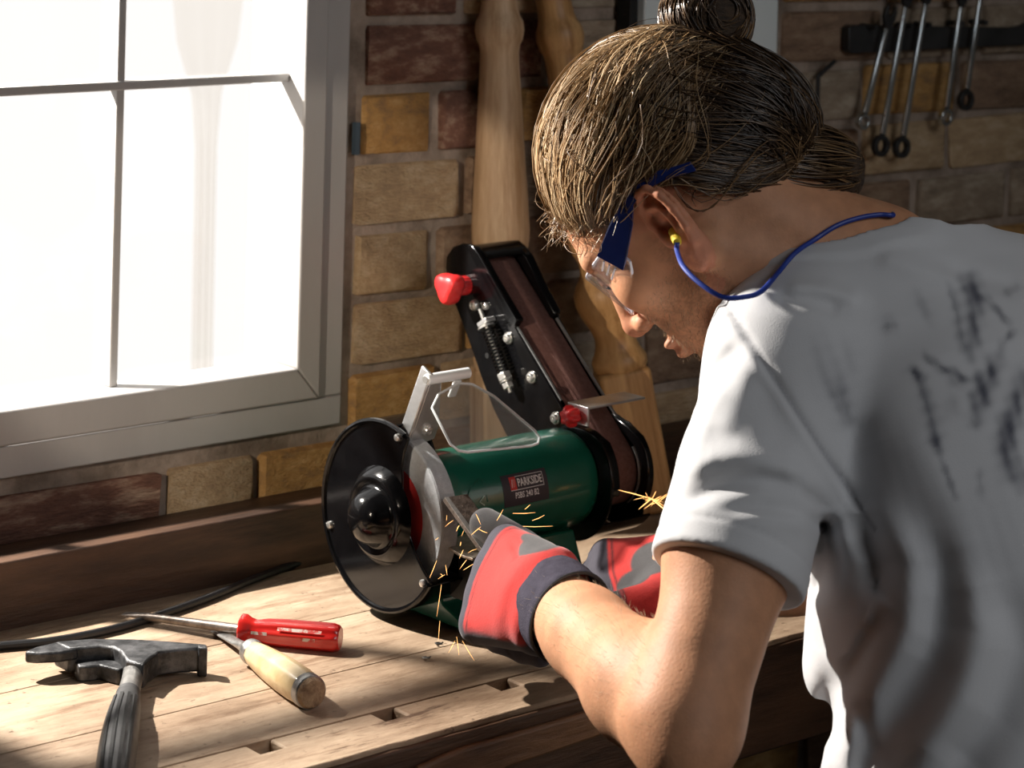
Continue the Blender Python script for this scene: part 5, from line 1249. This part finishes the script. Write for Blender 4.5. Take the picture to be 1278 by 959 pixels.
def snap(px, py, off=.0028, dflt=None):
    o = Vector((0, 0, CAM_H)); d = ray(px, py); L_ = d.length; hit, loc, nrm, idx, ob, mt = S.ray_cast(DG, o, d.normalized())
    if hit and ob.name.split('.')[0] in ('body', 't_shirt', 'hair_tail', 'hair'): return loc+nrm*off
    return at_d(px, py, dflt or 2.0)
def near_of(v, p, D): return v if v.dot(FWD) < D else at_d(*p, D)
EC = Vector(from_head((-.079, -.003, -.004))); EO = Vector(from_head((-.094, -.004, -.012)))
ep = empty('ear_plugs', EC, label='yellow ear plug with blue neck cord looping from ear to collar', cat='ear plugs'); bpy.context.view_layer.update()
keep_obj(MB().tube([EC, EC.lerp(EO, .5), EO], [.0048, .0044, .0036], 14).build('plug', mat('yellow_foam', (.75, .52, .02), (.82, .60, .04), rough=.7, scale=90, bump=.2), None), ep)
cp = [EO, at_d(845, 313, EO.dot(FWD)+.0)]
cp += [at_d(853, 333, 1.925), at_d(874, 354, 1.905)]+[near_of(snap(*p, .0045), p, D) for p, D in (((902, 371), 1.895), ((928, 371), 1.895), ((950, 364), 1.905))]+[snap(*p, .0045) for p in ((972, 347), (994, 319), (1016, 299), (1042, 284), (1070, 276), (1095, 273), (1112, 274))]
cp.append(cp[-1]+FWD*.03+Vector((0, 0, -.004))); cp.append(cp[-1]+FWD*.05+RGT*-.02+Vector((0, 0, -.02)))
keep_obj(MB().tube([Vector(p) for p in spline([tuple(p) for p in cp], 8)], .0021, 10).build('neck_cord', mat('blue_cord', (.012, .035, .25), (.018, .05, .32), rough=.45, scale=60), None), ep)

# ================================================================ WORKPIECE AND SPARKS
TLp, TRp, BLp = at_d(555, 621, 2.205), at_d(583, 616, 2.225), at_d(607, 694, 2.160)
ex = (BLp-TLp); ey = (TRp-TLp); ey = ey-ex*(ey.dot(ex)/ex.dot(ex)); nz = ex.cross(ey).normalized()*.0045
if nz.dot(FWD) < 0: nz = -nz
vs = [TLp, TLp+ex, TLp+ex+ey, TLp+ey]; vs = vs+[v+nz for v in vs]
M_bar = mat('rusty_steel_bar', (.055, .040, .032), (.17, .13, .105), rough=.5, metal=.4, scale=120, bump=.4, bscale=300)
wp = MB().add(vs, [(0, 1, 2, 3), (4, 7, 6, 5), (0, 4, 5, 1), (1, 5, 6, 2), (2, 6, 7, 3), (3, 7, 4, 0)]).build('steel_bar', M_bar, bevel=.0005, smooth=False)
tag(wp, 'flat rusty steel bar held by the left glove against the grinding wheel', 'steel bar')
ce = (TLp+TLp+ex)/2
gd_ = MB().add([TLp-ey*.001-nz*.02, TLp+ex-ey*.001-nz*.02, TLp+ex+ey*.22-nz*.02, TLp+ey*.16-nz*.02], [(0, 1, 2, 3)])
o = gd_.build('ground_edge', mat('freshly_ground_steel', (.45, .43, .41), (.72, .69, .66), rough=.3, metal=.7, scale=300), None, smooth=False); keep_obj(o, wp); so = o.modifiers.new('t', 'SOLIDIFY'); so.thickness = .0004
M_spark = emit_mat('spark_glow', (1, .50, .16), 3.5); M_spark2 = emit_mat('spark_white', (1, .78, .50), 4.0)
sr = random.Random(21)
def streaks(name, segs, label, m):
    mb = MB()
    for a, b_, r in segs: mb.tube([a, (a+b_)/2+Vector((0, 0, sr.uniform(-.0006, .0006))), b_], [r*.5, r, r*.25], 5)
    return tag(mb.build(name, m), label, 'sparks', kind='stuff')
sg = []
src = at_d(556, 668, 2.195)
for i in range(18):
    px, py = sr.uniform(545, 612), sr.uniform(640, 735); D = 2.19+sr.uniform(-.035, .01); a = at_d(px, py, D); an = sr.gauss(1.9, .7); L_ = sr.uniform(4, 15)
    sg.append((a, at_d(px+L_*math.cos(an), py+L_*math.sin(an), D+sr.uniform(-.01, .01)), sr.uniform(.00012, .0003)))
for px, py, qx, qy in ((640, 641, 668, 640), (645, 657, 690, 657), (664, 650, 680, 643), (655, 636, 662, 630), (620, 650, 628, 636), (594, 642, 600, 655), (588, 668, 600, 658), (596, 660, 610, 666)):
    sg.append((at_d(px, py, 2.14), at_d(qx, qy, 2.15), .00022))
for px, py, qx, qy in ((549, 775, 547, 800), (570, 795, 573, 818), (568, 800, 560, 815), (551, 730, 545, 770), (577, 800, 592, 825), (545, 700, 536, 722)):
    sg.append((at_d(px, py, 2.12), at_d(qx, qy, 2.12), .00018))
streaks('wheel_sparks', sg, 'orange sparks flying off the grinding wheel above the glove', M_spark)
c = at_d(813, 623, 2.34); sg = [(at_d(772, 612, 2.36), c, .0004), (c, at_d(836, 642, 2.32), .00045), (c, at_d(797, 636, 2.33), .0004)]
for i in range(15):
    an = sr.uniform(0, 6.28); L_ = sr.uniform(5, 20)*(1.2 if abs(math.cos(an)) > .6 else .7); s0 = sr.uniform(-6, 12)
    p = at_d(813+s0, 623+s0*.6, 2.34); sg.append((p, at_d(813+s0+L_*math.cos(an), 623+s0*.6+L_*math.sin(an)*.8, 2.34+sr.uniform(-.01, .01)), sr.uniform(.00015, .0003)))
streaks('belt_sparks', sg, 'small starburst of orange sparks right of the sanding belt', M_spark)
